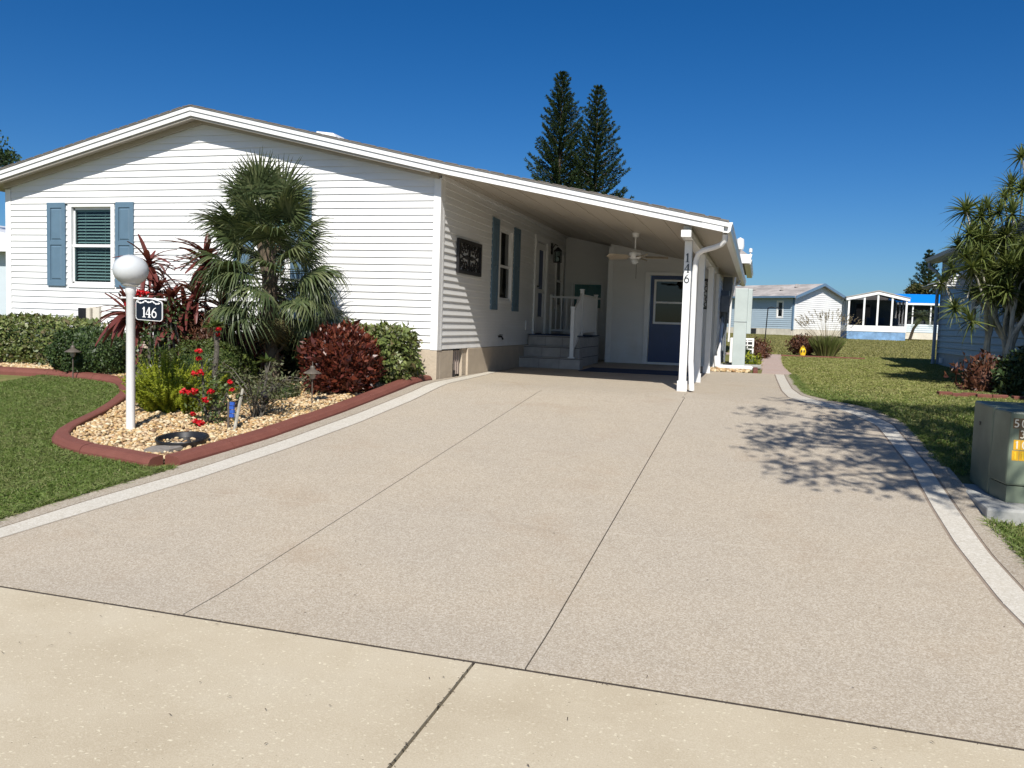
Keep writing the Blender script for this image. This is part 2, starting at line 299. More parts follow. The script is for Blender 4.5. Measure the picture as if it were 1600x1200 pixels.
# ------------------------------------------------------------------ scene helpers
BASE = {}
def empty(name, label, cat, loc=(0, 0, 0), group=None):
    o = bpy.data.objects.new(name, None); COL.objects.link(o); o.location = loc; o.empty_display_size = .1
    o['label'] = label; o['category'] = cat
    if group: o['group'] = group
    BASE[o.name] = Vector(loc); return o
def tag(o, label, cat, group=None):
    o['label'] = label; o['category'] = cat
    if group: o['group'] = group
    return o
def link(name, me, parent=None, label=None, kind=None):
    o = bpy.data.objects.new(name, me); COL.objects.link(o)
    if parent is not None:
        o.parent = parent; BASE[o.name] = BASE.get(parent.name, Vector())
    else: BASE[o.name] = Vector()
    if label: o['label'] = label
    if kind: o['kind'] = kind
    return o
class MB:
    """collects boxes, tubes, prisms in world coordinates and makes ONE mesh"""
    def __init__(s): s.v = []; s.f = []; s.sm = []
    def add(s, vs, fs, smooth=False):
        b = len(s.v); s.v += [tuple(v) for v in vs]; s.f += [tuple(b+i for i in f) for f in fs]; s.sm += [smooth]*len(fs); return s
    def box(s, x0, x1, y0, y1, z0, z1, mp=None):
        v = [(x, y, z) for z in (z0, z1) for y in (y0, y1) for x in (x0, x1)]
        if mp: v = [mp(*p) for p in v]
        return s.add(v, [(0, 2, 3, 1), (4, 5, 7, 6), (0, 1, 5, 4), (2, 6, 7, 3), (0, 4, 6, 2), (1, 3, 7, 5)])
    def prism(s, poly, a, b, mp):
        """poly: list of (u,v); mp(u,v,w) -> world; extruded w from a to b"""
        n = len(poly); v = [mp(u, w, a) for u, w in poly] + [mp(u, w, b) for u, w in poly]
        f = [tuple(range(n)), tuple(range(2*n-1, n-1, -1))] + [(i, (i+1) % n, n+(i+1) % n, n+i) for i in range(n)]
        return s.add(v, f)
    def tube(s, pts, r, k=8, caps=True, smooth=True):
        pts = [Vector(p) for p in pts]; n = len(pts)
        if not hasattr(r, '__len__'): r = [r]*n
        vs = []; ref = None
        for i, p in enumerate(pts):
            d = (pts[min(i+1, n-1)] - pts[max(i-1, 0)]).normalized()
            if ref is None: ref = d.orthogonal().normalized()
            ref = (ref - d*ref.dot(d)).normalized() if (ref - d*ref.dot(d)).length > 1e-6 else d.orthogonal().normalized()
            b = d.cross(ref)
            for j in range(k):
                a = 2*PI*j/k; vs.append(p + (ref*math.cos(a) + b*math.sin(a))*r[i])
        fs = [(i*k+j, i*k+(j+1) % k, (i+1)*k+(j+1) % k, (i+1)*k+j) for i in range(n-1) for j in range(k)]
        s.add(vs, fs, smooth)
        if caps: s.add(vs[:k], [tuple(range(k-1, -1, -1))]); s.add(vs[-k:], [tuple(range(k))])
        return s
    def lathe(s, prof, c, k=24, smooth=True):
        c = Vector(c); n = len(prof)
        vs = [c + Vector((r*math.cos(2*PI*j/k), r*math.sin(2*PI*j/k), z)) for r, z in prof for j in range(k)]
        fs = [(i*k+j, i*k+(j+1) % k, (i+1)*k+(j+1) % k, (i+1)*k+j) for i in range(n-1) for j in range(k)]
        s.add(vs, fs, smooth); s.add(vs[:k], [tuple(range(k-1, -1, -1))]); s.add(vs[-k:], [tuple(range(k))]); return s
    def mesh(s, name, mat, base=Vector()):
        me = bpy.data.meshes.new(name)
        me.from_pydata([(v[0]-base.x, v[1]-base.y, v[2]-base.z) for v in s.v], [], s.f)
        me.polygons.foreach_set('use_smooth', s.sm)
        bm = bmesh.new(); bm.from_mesh(me); bmesh.ops.recalc_face_normals(bm, faces=bm.faces)
        if any(s.sm):
            for e in bm.edges:
                if len(e.link_faces) == 2 and e.calc_face_angle(0) > .75: e.smooth = False
        bm.to_mesh(me); bm.free()
        me.materials.append(mat); return me
    def build(s, name, mat, parent=None, label=None, kind=None, bevel=0):
        b = BASE.get(parent.name, Vector()) if parent is not None else Vector()
        o = link(name, s.mesh(name, mat, b), parent, label, kind)
        if bevel:
            m = o.modifiers.new('bevel', 'BEVEL'); m.width = bevel; m.segments = 2; m.limit_method = 'ANGLE'
        return o
def npmesh(name, V, F, mat, smooth=False):
    V = np.asarray(V, np.float32).reshape(-1, 3); F = np.asarray(F, np.int32); k = F.shape[1]
    me = bpy.data.meshes.new(name); me.vertices.add(len(V)); me.vertices.foreach_set('co', V.ravel())
    me.loops.add(F.size); me.loops.foreach_set('vertex_index', F.ravel())
    me.polygons.add(len(F)); me.polygons.foreach_set('loop_start', np.arange(0, F.size, k, dtype=np.int32))
    me.polygons.foreach_set('loop_total', np.full(len(F), k, np.int32))
    if smooth: me.polygons.foreach_set('use_smooth', np.ones(len(F), bool))
    me.update(calc_edges=True); me.materials.append(mat); return me
def nrm(a): return a/np.maximum(np.linalg.norm(a, axis=-1, keepdims=True), 1e-9)
def leaves(P, D, Nn, L, Wd, fold=.15):
    """diamond leaves; returns V,F arrays"""
    P = np.asarray(P, float); D = nrm(D); Sd = nrm(np.cross(D, Nn)); Nn = np.cross(Sd, D)
    n = len(P); L = np.broadcast_to(L, n)[:, None]; Wd = np.broadcast_to(Wd, n)[:, None]
    V = np.stack([P, P+D*L*.42+Sd*Wd*.5+Nn*L*fold*.5, P+D*L-Nn*L*fold, P+D*L*.42-Sd*Wd*.5+Nn*L*fold*.5], 1)
    F = np.arange(n*4).reshape(n, 4); return V.reshape(-1, 3), F
def strips(P, D, Nn, L, Wd, droop, seg=4, tip=.12, prof=None):
    """long drooping strap leaves"""
    P = np.asarray(P, float); n = len(P); D = nrm(D); Sd = nrm(np.cross(D, Nn))
    L = np.broadcast_to(L, n)[:, None]; Wd = np.broadcast_to(Wd, n)[:, None]; droop = np.broadcast_to(droop, n)[:, None]
    V = []
    for i in range(seg+1):
        t = i/seg; w = prof(t) if prof else (1-(1-tip)*t**1.5)
        q = P + D*L*t; q = q + np.array([0, 0, -1.])*droop*L*t*t
        V += [q-Sd*Wd*.5*w, q+Sd*Wd*.5*w]
    V = np.stack(V, 1); k = 2*(seg+1)
    f = np.array([[2*i, 2*i+1, 2*i+3, 2*i+2] for i in range(seg)])
    F = (np.arange(n)[:, None, None]*k + f[None]).reshape(-1, 4)
    return V.reshape(-1, 3), F
def merge(lst):
    Vs, Fs, b = [], [], 0
    for V, F in lst: Vs.append(V); Fs.append(F+b); b += len(V)
    return np.concatenate(Vs), np.concatenate(Fs)
def rand_dirs(n):
    d = rng.normal(size=(n, 3)); return nrm(d)
def add_np(name, VF, mat, parent=None, label=None, kind=None, smooth=False):
    V, F = VF; b = BASE.get(parent.name, Vector()) if parent is not None else Vector()
    V = np.asarray(V, float) - np.array(b); return link(name, npmesh(name, V, F, mat, smooth), parent, label, kind)

def G(Y, X=0):
    return float(Gn(Y))
def Gn(Y):
    Y = np.asarray(Y, float)
    rl_ = lambda t, w: np.where(t < -w, 0, np.where(t > w, t, (t+w)**2/(4*w)))
    return -.75-.018*np.clip(3.95-Y, 0, None) + .107*rl_(Y-3.95, .45) - .107*rl_(Y-10.96, .35) + .012*rl_(np.minimum(Y, 80)-16, .5)
def smooth_poly(pts, n=6):
    """Catmull-Rom through 2-D points"""
    P = [np.array(p, float) for p in pts]; P = [2*P[0]-P[1]] + P + [2*P[-1]-P[-2]]; o = []
    for i in range(1, len(P)-2):
        a, b, c, d = P[i-1:i+3]
        for j in range(n):
            t = j/n; o.append(.5*((2*b)+(-a+c)*t+(2*a-5*b+4*c-d)*t*t+(-a+3*b-3*c+d)*t**3))
    o.append(P[-2]); return np.array(o)
def XY(table):
    """x as a smooth function of Y"""
    t = sorted([(y, x) for x, y in table]); ys = np.array([a for a, _ in t]); xs = np.array([b for _, b in t])
    yy = np.arange(ys[0]-1, ys[-1]+1, .02); xx = np.interp(yy, ys, xs); k = np.exp(-np.linspace(-2, 2, 21)**2); k /= k.sum()
    xx = np.convolve(np.pad(xx, 10, mode='edge'), k, 'valid')
    return lambda y: float(np.interp(y, yy, xx))
# ================================================================== GROUND
def kind(o): o['kind'] = 'structure'; return o
ys = [-70, -3, 0, 3.4, 3.6, 3.8, 4, 4.2, 4.4, 4.6, 5, 6, 7, 8, 9, 10, 10.5, 10.7, 10.9, 11.1, 11.4, 13, 16, 20, 30, 50, 80, 120, 300, 900]
xs = [-900, -200, -60, -30, -14, -8, -4, 0, 2, 4, 8, 16, 30, 60, 200, 900]
gv = [(x, y, G(y)-.035) for y in ys for x in xs]; nx = len(xs)
gf = [(j*nx+i, j*nx+i+1, (j+1)*nx+i+1, (j+1)*nx+i) for j in range(len(ys)-1) for i in range(nx-1)]
me = bpy.data.meshes.new('lawn'); me.from_pydata(gv, [], gf); me.materials.append(M['lawn']); kind(link('lawn', me))

# boundaries of the driveway bands, x as a function of y (world metres)
inL = XY([(-5.02, 3.6), (-4.80, 4.48), (-4.65, 5.18), (-4.44, 6.02), (-4.24, 7.2), (-4.10, 8.41), (-4.03, 9.75), (-4.05, 11.1), (-4.12, 12.2), (-4.21, 13.29), (-4.33, 14.6), (-4.38, 16)])
ouL = XY([(-5.22, 3.6), (-4.97, 4.60), (-4.84, 5.39), (-4.62, 6.27), (-4.43, 7.52), (-4.31, 8.86), (-4.25, 10.3), (-4.27, 11.1), (-4.32, 12.2), (-4.38, 13.29), (-4.43, 14.4), (-4.44, 16)])
lwL = XY([(-5.44, 3.6), (-5.2, 4.6), (-5.04, 5.4), (-4.86, 6.2), (-4.62, 7.45), (-4.50, 8.78), (-4.44, 10.3), (-4.43, 16)])
inR = XY([(.38, 18), (.38, 17.42), (.39, 13.01), (.44, 11.7), (.63, 11.02), (1.06, 10.53), (1.29, 9.86), (1.365, 8.16), (1.34, 7.03), (1.34, 6.19), (1.39, 5.27), (1.49, 4.6), (1.70, 3.6)])
ouR = XY([(.54, 18), (.54, 13.5), (.61, 12.2), (.81, 11.30), (1.20, 10.70), (1.45, 9.98), (1.515, 8.21), (1.50, 6.93), (1.505, 6.06), (1.56, 5.3), (1.66, 4.6), (1.88, 3.6)])
lwR = XY([(.70, 18), (.70, 13.2), (.78, 12.2), (.98, 11.5), (1.38, 10.85), (1.62, 10.1), (1.69, 8.2), (1.69, 6.9), (1.71, 6.0), (1.77, 5.2), (1.90, 4.5), (2.16, 3.6)])
j1 = lambda y: -2.86 + .0257*(y-3.81)
j2 = lambda y: -.96 + .0179*(y-3.78)
def Ye(x): return 3.735 - .0255*x
def warp(x, y):
    t = max(0, min(1, (y-3.75)/1.6)); return y + (Ye(x)-3.75)*(1-t*t*(3-2*t))
def ystrip(name, xl, xr, y0, y1, dz, mat, parent=None, th=.02, step=.1, label=None):
    n = max(1, int(round((y1-y0)/step))); V = []; F = []
    for i in range(n+1):
        y = y0 + (y1-y0)*i/n
        a, b = xl(y), xr(y)
        for x in (a, b):
            yy = warp(x, y); V.append((x, yy, G(yy)+dz))
        for x in (a, b):
            yy = warp(x, y); V.append((x, yy, G(yy)+dz-th))
    for i in range(n):
        k = 4*i; F += [(k, k+1, k+5, k+4), (k+2, k, k+4, k+6), (k+1, k+3, k+7, k+5)]
    F += [(0, 2, 3, 1), (4*n, 4*n+1, 4*n+3, 4*n+2)]
    mb = MB().add(V, F); return mb.build(name, mat, parent, label)
cx = lambda c: (lambda y: c)
off = lambda f, d: (lambda y: f(y)+d)
drv = ystrip('driveway', off(lwL, .01), off(lwR, -.01), 3.742, 17.45, -.007, M['joint'], th=.03); kind(drv)
ystrip('border_groove', off(ouL, -.028), off(inL, .03), 3.763, 15.4, -.004, M['groove'], drv, .008)
ystrip('border_groove', off(inR, -.03), off(ouR, .028), 3.763, 17.44, -.004, M['groove'], drv, .008)
ystrip('concrete_slab', off(inL, .022), off(j1, -.004), 3.763, 10.88, 0, M['drive'], drv)
ystrip('concrete_slab', off(j1, .004), off(j2, -.004), 3.763, 10.88, 0, M['drive'], drv)
ystrip('concrete_slab', off(j2, .004), off(inR, -.022), 3.763, 10.95, 0, M['drive'], drv)
ystrip('carport_slab', lambda y: inL(min(y, 15.9))+.022 if y < 15.4 else -4.44, lambda y: -.86, 10.884, 19.9, 0, M['drive'], drv, label='shaded carport slab between the house and the posts')
ystrip('concrete_slab', cx(-.856), off(inR, -.022), 10.954, 17.45, 0, M['drive'], drv)
# cream bands, cut into pieces as the photo shows
def band(fl, fr, cuts, parent=drv):
    for a, b in zip(cuts[:-1], cuts[1:]): ystrip('border_band', fl, fr, a+.003, b-.003, .001, M['band'], parent)
band(ouL, inL, [3.760, 6.35, 9.3, 11.35, 11.9, 13.2, 14.4])
band(inR, ouR, [3.760, 5.25, 8.3, 10.45, 11.3, 13.4, 14.6, 15.8, 17.44])
ystrip('outer_border', lwL, off(ouL, -.02), 3.763, 11.55, .0, M['outband'], drv)
ystrip('outer_border', cx(-4.43), off(ouL, -.02), 11.58, 14.0, .0, M['outband'], drv)
ystrip('outer_border', off(ouR, .02), lwR, 3.763, 17.6, .0, M['outband'], drv)
# apron of the street side
def slab_grid(name, x0, x1, y0, mat, parent=None, dz=0.):
    n = 12; V = []; F = []
    xsn = np.linspace(x0, x1, n+1)
    for x in xsn:
        for yy, z in ((y0, 0), (3.45, 0), (Ye(x)-.010, 0)):
            V.append((x, yy, G(yy)+dz))
        V.append((x, Ye(x)-.010, G(3.7)-.05))
    for i in range(n):
        k = 4*i
        for j in range(3): F.append((k+j, k+4+j, k+5+j, k+1+j))
    F += [(0, 1, 2, 3), (4*n+3, 4*n+2, 4*n+1, 4*n)]
    return MB().add(V, F).build(name, mat, parent)
ap = MB().box(-14, 9, -3.05, 3.62, -.95, -.86).build('sidewalk', M['joint']); kind(ap)
slab_grid('concrete_slab', -6.9, -1.218, -3, M['apron'], ap, -.004)
slab_grid('concrete_slab', -1.202, 4.6, -3, M['apron'], ap, -.004)
slab_grid('concrete_slab', -13.9, -6.915, -3, M['apron'], ap, -.004)
slab_grid('concrete_slab', 4.615, 8.9, -3, M['apron'], ap, -.004)
kind(MB().box(-60, 60, -11, -3.06, -1.2, -.93).build('road', M['conc']))
# crumbs and dirt caught in the joints
gb = []
for a, b, n_ in (((-6, Ye(-6)), (2.2, Ye(2.2)), 260), ((-1.21, 2.0), (-1.21, 3.75), 110)):
    t = rng.random(n_); P = np.stack([a[0]+(b[0]-a[0])*t+rng.normal(0, .006, n_), a[1]+(b[1]-a[1])*t-.006+rng.normal(0, .006, n_), np.zeros(n_)], 1)
    P[:, 2] = Gn(P[:, 1]) - .004 + rng.random(n_)*.004
    gb.append(leaves(P, np.stack([rng.normal(size=n_), rng.normal(size=n_), np.zeros(n_)+.1], 1), np.array([[0, 0, 1.]]), rng.uniform(.006, .02, n_), .004))
# fallen leaf litter sprinkled on the drive
n_ = 170; Y = rng.uniform(2.6, 12, n_); X = rng.uniform(-4.6, 1.6, n_)
P = np.stack([X, Y, Gn(Y)+.006], 1)
gb.append(leaves(P, np.stack([rng.normal(size=n_), rng.normal(size=n_), np.zeros(n_)+.05], 1), np.array([[0, 0, 1.]]), rng.uniform(.012, .03, n_), .005))
lit = add_np('leaf_litter', merge(gb), plain('dry_litter', (.07, .05, .03), .9, .5), None, None, 'stuff'); tag(lit, 'tiny dry leaf crumbs scattered over the driveway and in its joints', 'leaf litter')

# back path
path = MB()
pp = [(-.10, .19, 17.47), (-.06, .42, 19.5), (.02, .56, 22), (.0, .66, 25), (-.02, .72, 26.9)]
V = []; F = []
pl_ = XY([(a, y) for a, b, y in pp]); pr_ = XY([(.72, 17.3), (.70, 18.1), (.66, 19), (.62, 21), (.66, 24), (.74, 26.9)])
ystrip('garden_path', lambda y: pl_(y)+(.22 if y < 19.4 else .12), pr_, 17.62, 26.9, -.002, M['path'], th=.06)['kind'] = 'structure'
ystrip('cross_path', cx(-3), cx(3.1), 26.92, 27.6, .0, M['path'], th=.06)['kind'] = 'structure'

# ------------------------------------------------------------------ planting bed with its edging
curb_in = [(-13.5, 10.0), (-10.3, 10.12), (-9.44, 10.08), (-8.4, 9.85), (-7.75, 9.3), (-7.35, 8.7), (-7.05, 8.1), (-6.80, 7.4), (-6.62, 7.05), (-6.42, 6.84), (-6.0, 6.66), (-5.6, 6.58), (-5.06, 6.46)]
ci = smooth_poly(curb_in, 8)
side = [(-5.05, 6.46), (-4.85, 7.4), (-4.745, 8.4), (-4.69, 9.4), (-4.66, 10.4), (-4.655, 11.50)]
si = smooth_poly(side, 8)
bedpoly = list(map(tuple, ci)) + list(map(tuple, si[1:])) + [(-13.5, 11.58)]
def in_poly(X, Y, poly):
    c = np.zeros(len(X), bool); n = len(poly)
    for i in range(n):
        x1, y1 = poly[i]; x2, y2 = poly[i-1]
        m = ((y1 > Y) != (y2 > Y)) & (X < (x2-x1)*(Y-y1)/((y2-y1)+1e-12)+x1); c ^= m
    return c
bm = bmesh.new(); vs = [bm.verts.new((x, y, 0)) for x, y in bedpoly]; bm.faces.new(vs)
bmesh.ops.triangulate(bm, faces=bm.faces)
me = bpy.data.meshes.new('planting_bed')
for yv in np.arange(6.8, 11.5, .3):
    bmesh.ops.bisect_plane(bm, geom=bm.verts[:]+bm.edges[:]+bm.faces[:], plane_co=(0, yv, 0), plane_no=(0, 1, 0))
for v in bm.verts: v.co.z = G(v.co.y) - .012
bm.to_mesh(me); bm.free(); me.materials.append(M['sand']); kind(link('planting_bed', me))
edg = empty('bed_edging', 'brick red moulded concrete edging curving round the gravel flower bed', 'edging', (-5.1, 6.4, G(6.4)))
def curb_blocks(path, width, L, side_, h=.085, gap=.006):
    P = np.array(path); d = np.r_[0, np.cumsum(np.hypot(*np.diff(P, axis=0).T))]; tot = d[-1]; n = max(1, int(round(tot/L)))
    for b in range(n):
        s0, s1 = b*tot/n+gap/2, (b+1)*tot/n-gap/2; k = max(2, int((s1-s0)/.09)); V = []; F = []
        jit = random.uniform(-.004, .004)
        for i in range(k+1):
            s = s0+(s1-s0)*i/k; x = np.interp(s, d, P[:, 0]); y = np.interp(s, d, P[:, 1])
            x2 = np.interp(s+.03, d, P[:, 0]); y2 = np.interp(s+.03, d, P[:, 1]); x1 = np.interp(s-.03, d, P[:, 0]); y1 = np.interp(s-.03, d, P[:, 1])
            t = np.array([x2-x1, y2-y1]); t /= np.hypot(*t)+1e-9; nn = np.array([-t[1], t[0]])*side_
            for o_, z in ((0, -.05), (0, h*.8), (width*.08, h*.97), (width*.2, h), (width*.66, h*.96), (width*.82, h*.80), (width*.96, h*.25), (width, -.05)):
                xx, yy = x+nn[0]*o_, y+nn[1]*o_; V.append((xx, yy, G(yy)+z+jit))
        q = 8
        for i in range(k): F += [(i*q+j, i*q+j+1, (i+1)*q+j+1, (i+1)*q+j) for j in range(q-1)]
        F += [tuple(range(q)), tuple(range(k*q+q-1, k*q-1, -1))]
        MB().add(V, F, False).build('edging_block', M['edging'], edg)
curb_blocks(ci, .165, .95, -1, .062)
curb_blocks(si, .205, .60, -1, .064, .010)

# river stones (nobody could count them)
t_ = (1+5**.5)/2
ico = nrm(np.array([(-1, t_, 0), (1, t_, 0), (-1, -t_, 0), (1, -t_, 0), (0, -1, t_), (0, 1, t_), (0, -1, -t_), (0, 1, -t_), (t_, 0, -1), (t_, 0, 1), (-t_, 0, -1), (-t_, 0, 1)], float))
icf = np.array([(0, 11, 5), (0, 5, 1), (0, 1, 7), (0, 7, 10), (0, 10, 11), (1, 5, 9), (5, 11, 4), (11, 10, 2), (10, 7, 6), (7, 1, 8), (3, 9, 4), (3, 4, 2), (3, 2, 6), (3, 6, 8), (3, 8, 9), (4, 9, 5), (2, 4, 11), (6, 2, 10), (8, 6, 7), (9, 8, 1)])
def stones(X, Y, r0, r1, lift=.0, zf=None):
    n = len(X); r = rng.uniform(r0, r1, n)**1.0
    sc = np.stack([r*rng.uniform(.8, 1.45, n), r*rng.uniform(.65, 1.0, n), r*rng.uniform(.4, .75, n)], 1)
    v = ico[None]*sc[:, None]*(1+rng.normal(0, .09, (n, 12, 1)))
    a = rng.random(n)*2*PI; tl = rng.normal(0, .35, n)
    ca, sa, ct, st = np.cos(a), np.sin(a), np.cos(tl), np.sin(tl)
    x, y, z = v[..., 0], v[..., 1], v[..., 2]
    y, z = y*ct[:, None]-z*st[:, None], y*st[:, None]+z*ct[:, None]
    x, y = x*ca[:, None]-y*sa[:, None], x*sa[:, None]+y*ca[:, None]
    z0 = Gn(Y) + lift*rng.random(n) - .004
    V = np.stack([x+X[:, None], y+Y[:, None], z+z0[:, None]], 2).reshape(-1, 3)
    F = (np.arange(n)[:, None, None]*12+icf[None]).reshape(-1, 3); return V, F
def scatter(poly, n, x0, x1, y0, y1):
    X = rng.uniform(x0, x1, n); Y = rng.uniform(y0, y1, n); m = in_poly(X, Y, poly); return X[m], Y[m]
sl_ = []
for n, l in ((12000, .012), (7500, .03)):
    X, Y = scatter(bedpoly, n, -7.6, -4.82, 6.5, 10.6); sl_.append(stones(X, Y, .014, .030, l))
X, Y = scatter(bedpoly, 9000, -12.2, -8.2, 9.6, 10.8); sl_.append(stones(X, Y, .016, .032, .025))
# stones heaped on the inner foot of the edging
st = add_np('river_stones', merge(sl_), M['stone'], None, None, 'stuff', True); tag(st, 'loose cream and tan river stones filling the flower bed', 'gravel')
X = rng.uniform(-1.0, -.12, 700); Y = rng.uniform(17.5, 18.35, 700)
st2 = add_np('river_stones', stones(X, Y, .025, .045, .03), M['stone'], None, None, 'stuff', True); tag(st2, 'small patch of tan stones at the foot of the pale grey utility cabinet', 'gravel')

# ------------------------------------------------------------------ grass
def grass(X, Y, h0, h1, w, mat, name, label, dzz=-.03):
    n = len(X); P = np.stack([X, Y, Gn(Y)+dzz], 1)
    D = np.stack([rng.normal(0, .5, n), rng.normal(0, .5, n), np.ones(n)], 1)
    Nn = np.stack([rng.normal(size=n), rng.normal(size=n), np.zeros(n)], 1)
    D = nrm(D); Sd = nrm(np.cross(D, Nn)); L = rng.uniform(h0, h1, n)[:, None]
    bend = np.stack([rng.normal(0, .4, n), rng.normal(0, .4, n), -np.full(n, .15)], 1)
    ww = (w*rng.uniform(.7, 1.3, n))[:, None]
    V = np.stack([P-Sd*ww/2, P+Sd*ww/2, P+D*L*.6+Sd*ww*.4, P+(D+bend)*L, P+D*L*.6-Sd*ww*.4], 1).reshape(-1, 3)
    b = np.arange(n)[:, None]*5; F3 = np.concatenate([b+[0, 1, 2], b+[0, 2, 4], b+[4, 2, 3]], 0)
    o = add_np(name, (V, F3), mat, None, None, 'stuff'); tag(o, label, 'grass'); return o
lawnpoly = [(-14, 3.9), (-5.44, 3.72)] + [(lwL(y)+.012, warp(-5, y)) for y in np.arange(3.8, 6.3, .2)] + [(-4.93, 6.32)] + [(x-.03, y-.17) for x, y in ci[::-1]] + [(-14, 9.9)]
X, Y = scatter(lawnpoly, 400000, -9.9, -4.8, 3.8, 10.0)
m = X > -1.16*Y-.3   # only the part of the lawn near the camera's view
X, Y = X[m], Y[m]
grass(X, Y, .030, .062, .0075, M['grass'], 'lawn_grass', 'short mown green grass left of the driveway and flower bed')
X = rng.uniform(.6, 8, 420000); Y = 3.8 + 25*rng.random(420000)**1.0
lw = np.interp(Y, np.arange(3.6, 30, .05), [lwR(y) if y < 17.8 else pr_(y) for y in np.arange(3.6, 30, .05)])
m = (X > lw-.012) & (X < .30*Y+.6) & ~((X > 1.62) & (X < 2.9) & (Y > 6.9) & (Y < 8.1)) & ~((Y > 26.9) & (Y < 27.7))
X, Y = X[m], Y[m]; m = rng.random(len(X)) < np.clip(13/Y, .35, 1); X, Y = X[m], Y[m]
near = Y < 13+rng.normal(0, 1.8, len(Y))+1.2*np.sin(X*2.1)
grass(X[near], Y[near], .035, .07, .008, M['grass'], 'lawn_grass', 'green grass between the curved driveway edge and the green cabinet')
grass(X[~near], Y[~near], .035, .065, .012, M['grass2'], 'lawn_grass', 'sun dried yellow green grass stretching back between the houses')
fr = []
for f_, y0, y1, n_, sg in ((lwL, 3.8, 6.3, 5000, -1), (lwR, 3.8, 17.4, 16000, 1)):
    Yf = rng.uniform(y0, y1, n_); Xf = np.array([f_(y) for y in Yf])+sg*rng.uniform(-.035, .05, n_)*np.abs(np.sin(Yf*3.1)+.6); fr.append((Xf, Yf))
Xf = np.concatenate([a for a, _ in fr]); Yf = np.concatenate([b for _, b in fr]); mk = ~((Xf > 1.6) & (Yf > 6.75) & (Yf < 8.25)); 
grass(Xf[mk], Yf[mk], .05, .095, .008, M['grass'], 'edge_grass', 'uneven fringe of longer grass along the driveway borders')
n = 90000; Y = rng.uniform(28, 66, n); X = rng.uniform(-4, 20, n)*1.; m = X < .3*Y; 
grass(X[m], Y[m], .03, .06, .03, M['grass3'], 'lawn_grass', 'distant dry grass in front of the far row of houses')
# ================================================================== THE HOUSE
XL, XC, XR, YF = -12.18, -4.45, -.43, 11.6
H = empty('mobile_home', 'white sided home with grey blue shutters and an attached carport', 'house', (-4.45, 11.6, 0))
ztop = lambda x: float(np.interp(x, [-12.6, -8.38, -4.22, -.43], [2.92, 3.965, 3.02, 2.235]))
TH = .155
front = lambda u, o, z: (u, YF-o, z)
sidew = lambda u, o, z: (XC+o, u, z)
def spans(u0, u1, z0, z1, holes):
    r = [(u0, u1)]
    for a, b, c, d in holes:
        if min(z1, d)-max(z0, c) > .35*(z1-z0):
            q = []
            for s, e in r:
                if b <= s or a >= e: q.append((s, e)); continue
                if a > s: q.append((s, a))
                if b < e: q.append((b, e))
            r = q
    return r
def board_wall(name, mp, u0, u1, z0, z1, course, holes, mat, parent, lim=None, lip=.017, thick=.1, joints=()):
    """backing panel (with openings) + one object per siding course"""
    zs = sorted({z0, z1, *[h[2] for h in holes], *[h[3] for h in holes]}); zs = [z for z in zs if z0 <= z <= z1]
    mb = MB()
    for a, b in zip(zs[:-1], zs[1:]):
        for s, e in spans(u0, u1, a, b, holes): mb.box(s, e, -thick, -.004, a, b, mp)
    w = mb.build(name, mat, parent)
    z = z0; i = 0
    ztop_ = lim[0] if lim else z1
    while z < ztop_-.01:
        zt = min(z+course, ztop_); a, b = u0, u1
        if lim: a, b = max(u0, lim[1](z)), min(u1, lim[2](z))
        if b-a > .05:
            ss = []
            for s, e in spans(a, b, z, zt, holes):
                cut = [c for c in joints if s+.3 < c[0] < e-.3 and c[1] == i]
                if cut: ss += [(s, cut[0][0]), (cut[0][0]+.002, e)]
                else: ss.append((s, e))
            for s, e in ss:
                m = MB()
                v = [(s, -.02, z), (s, lip, z), (s, lip, z+.007), (s, lip*.55, z+course*.5), (s, lip*.60, z+course*.52), (s, .0015, zt), (s, -.02, zt)]
                v2 = [(e, *p[1:]) for p in v]; k = len(v)
                V = [mp(*p) for p in v+v2]
                m.add(V, [tuple(range(k)), tuple(range(2*k-1, k-1, -1))]+[(j, (j+1) % k, k+(j+1) % k, k+j) for j in range(k)])
                m.build('siding_board', mat, w)
        z += course; i += 1
    return w
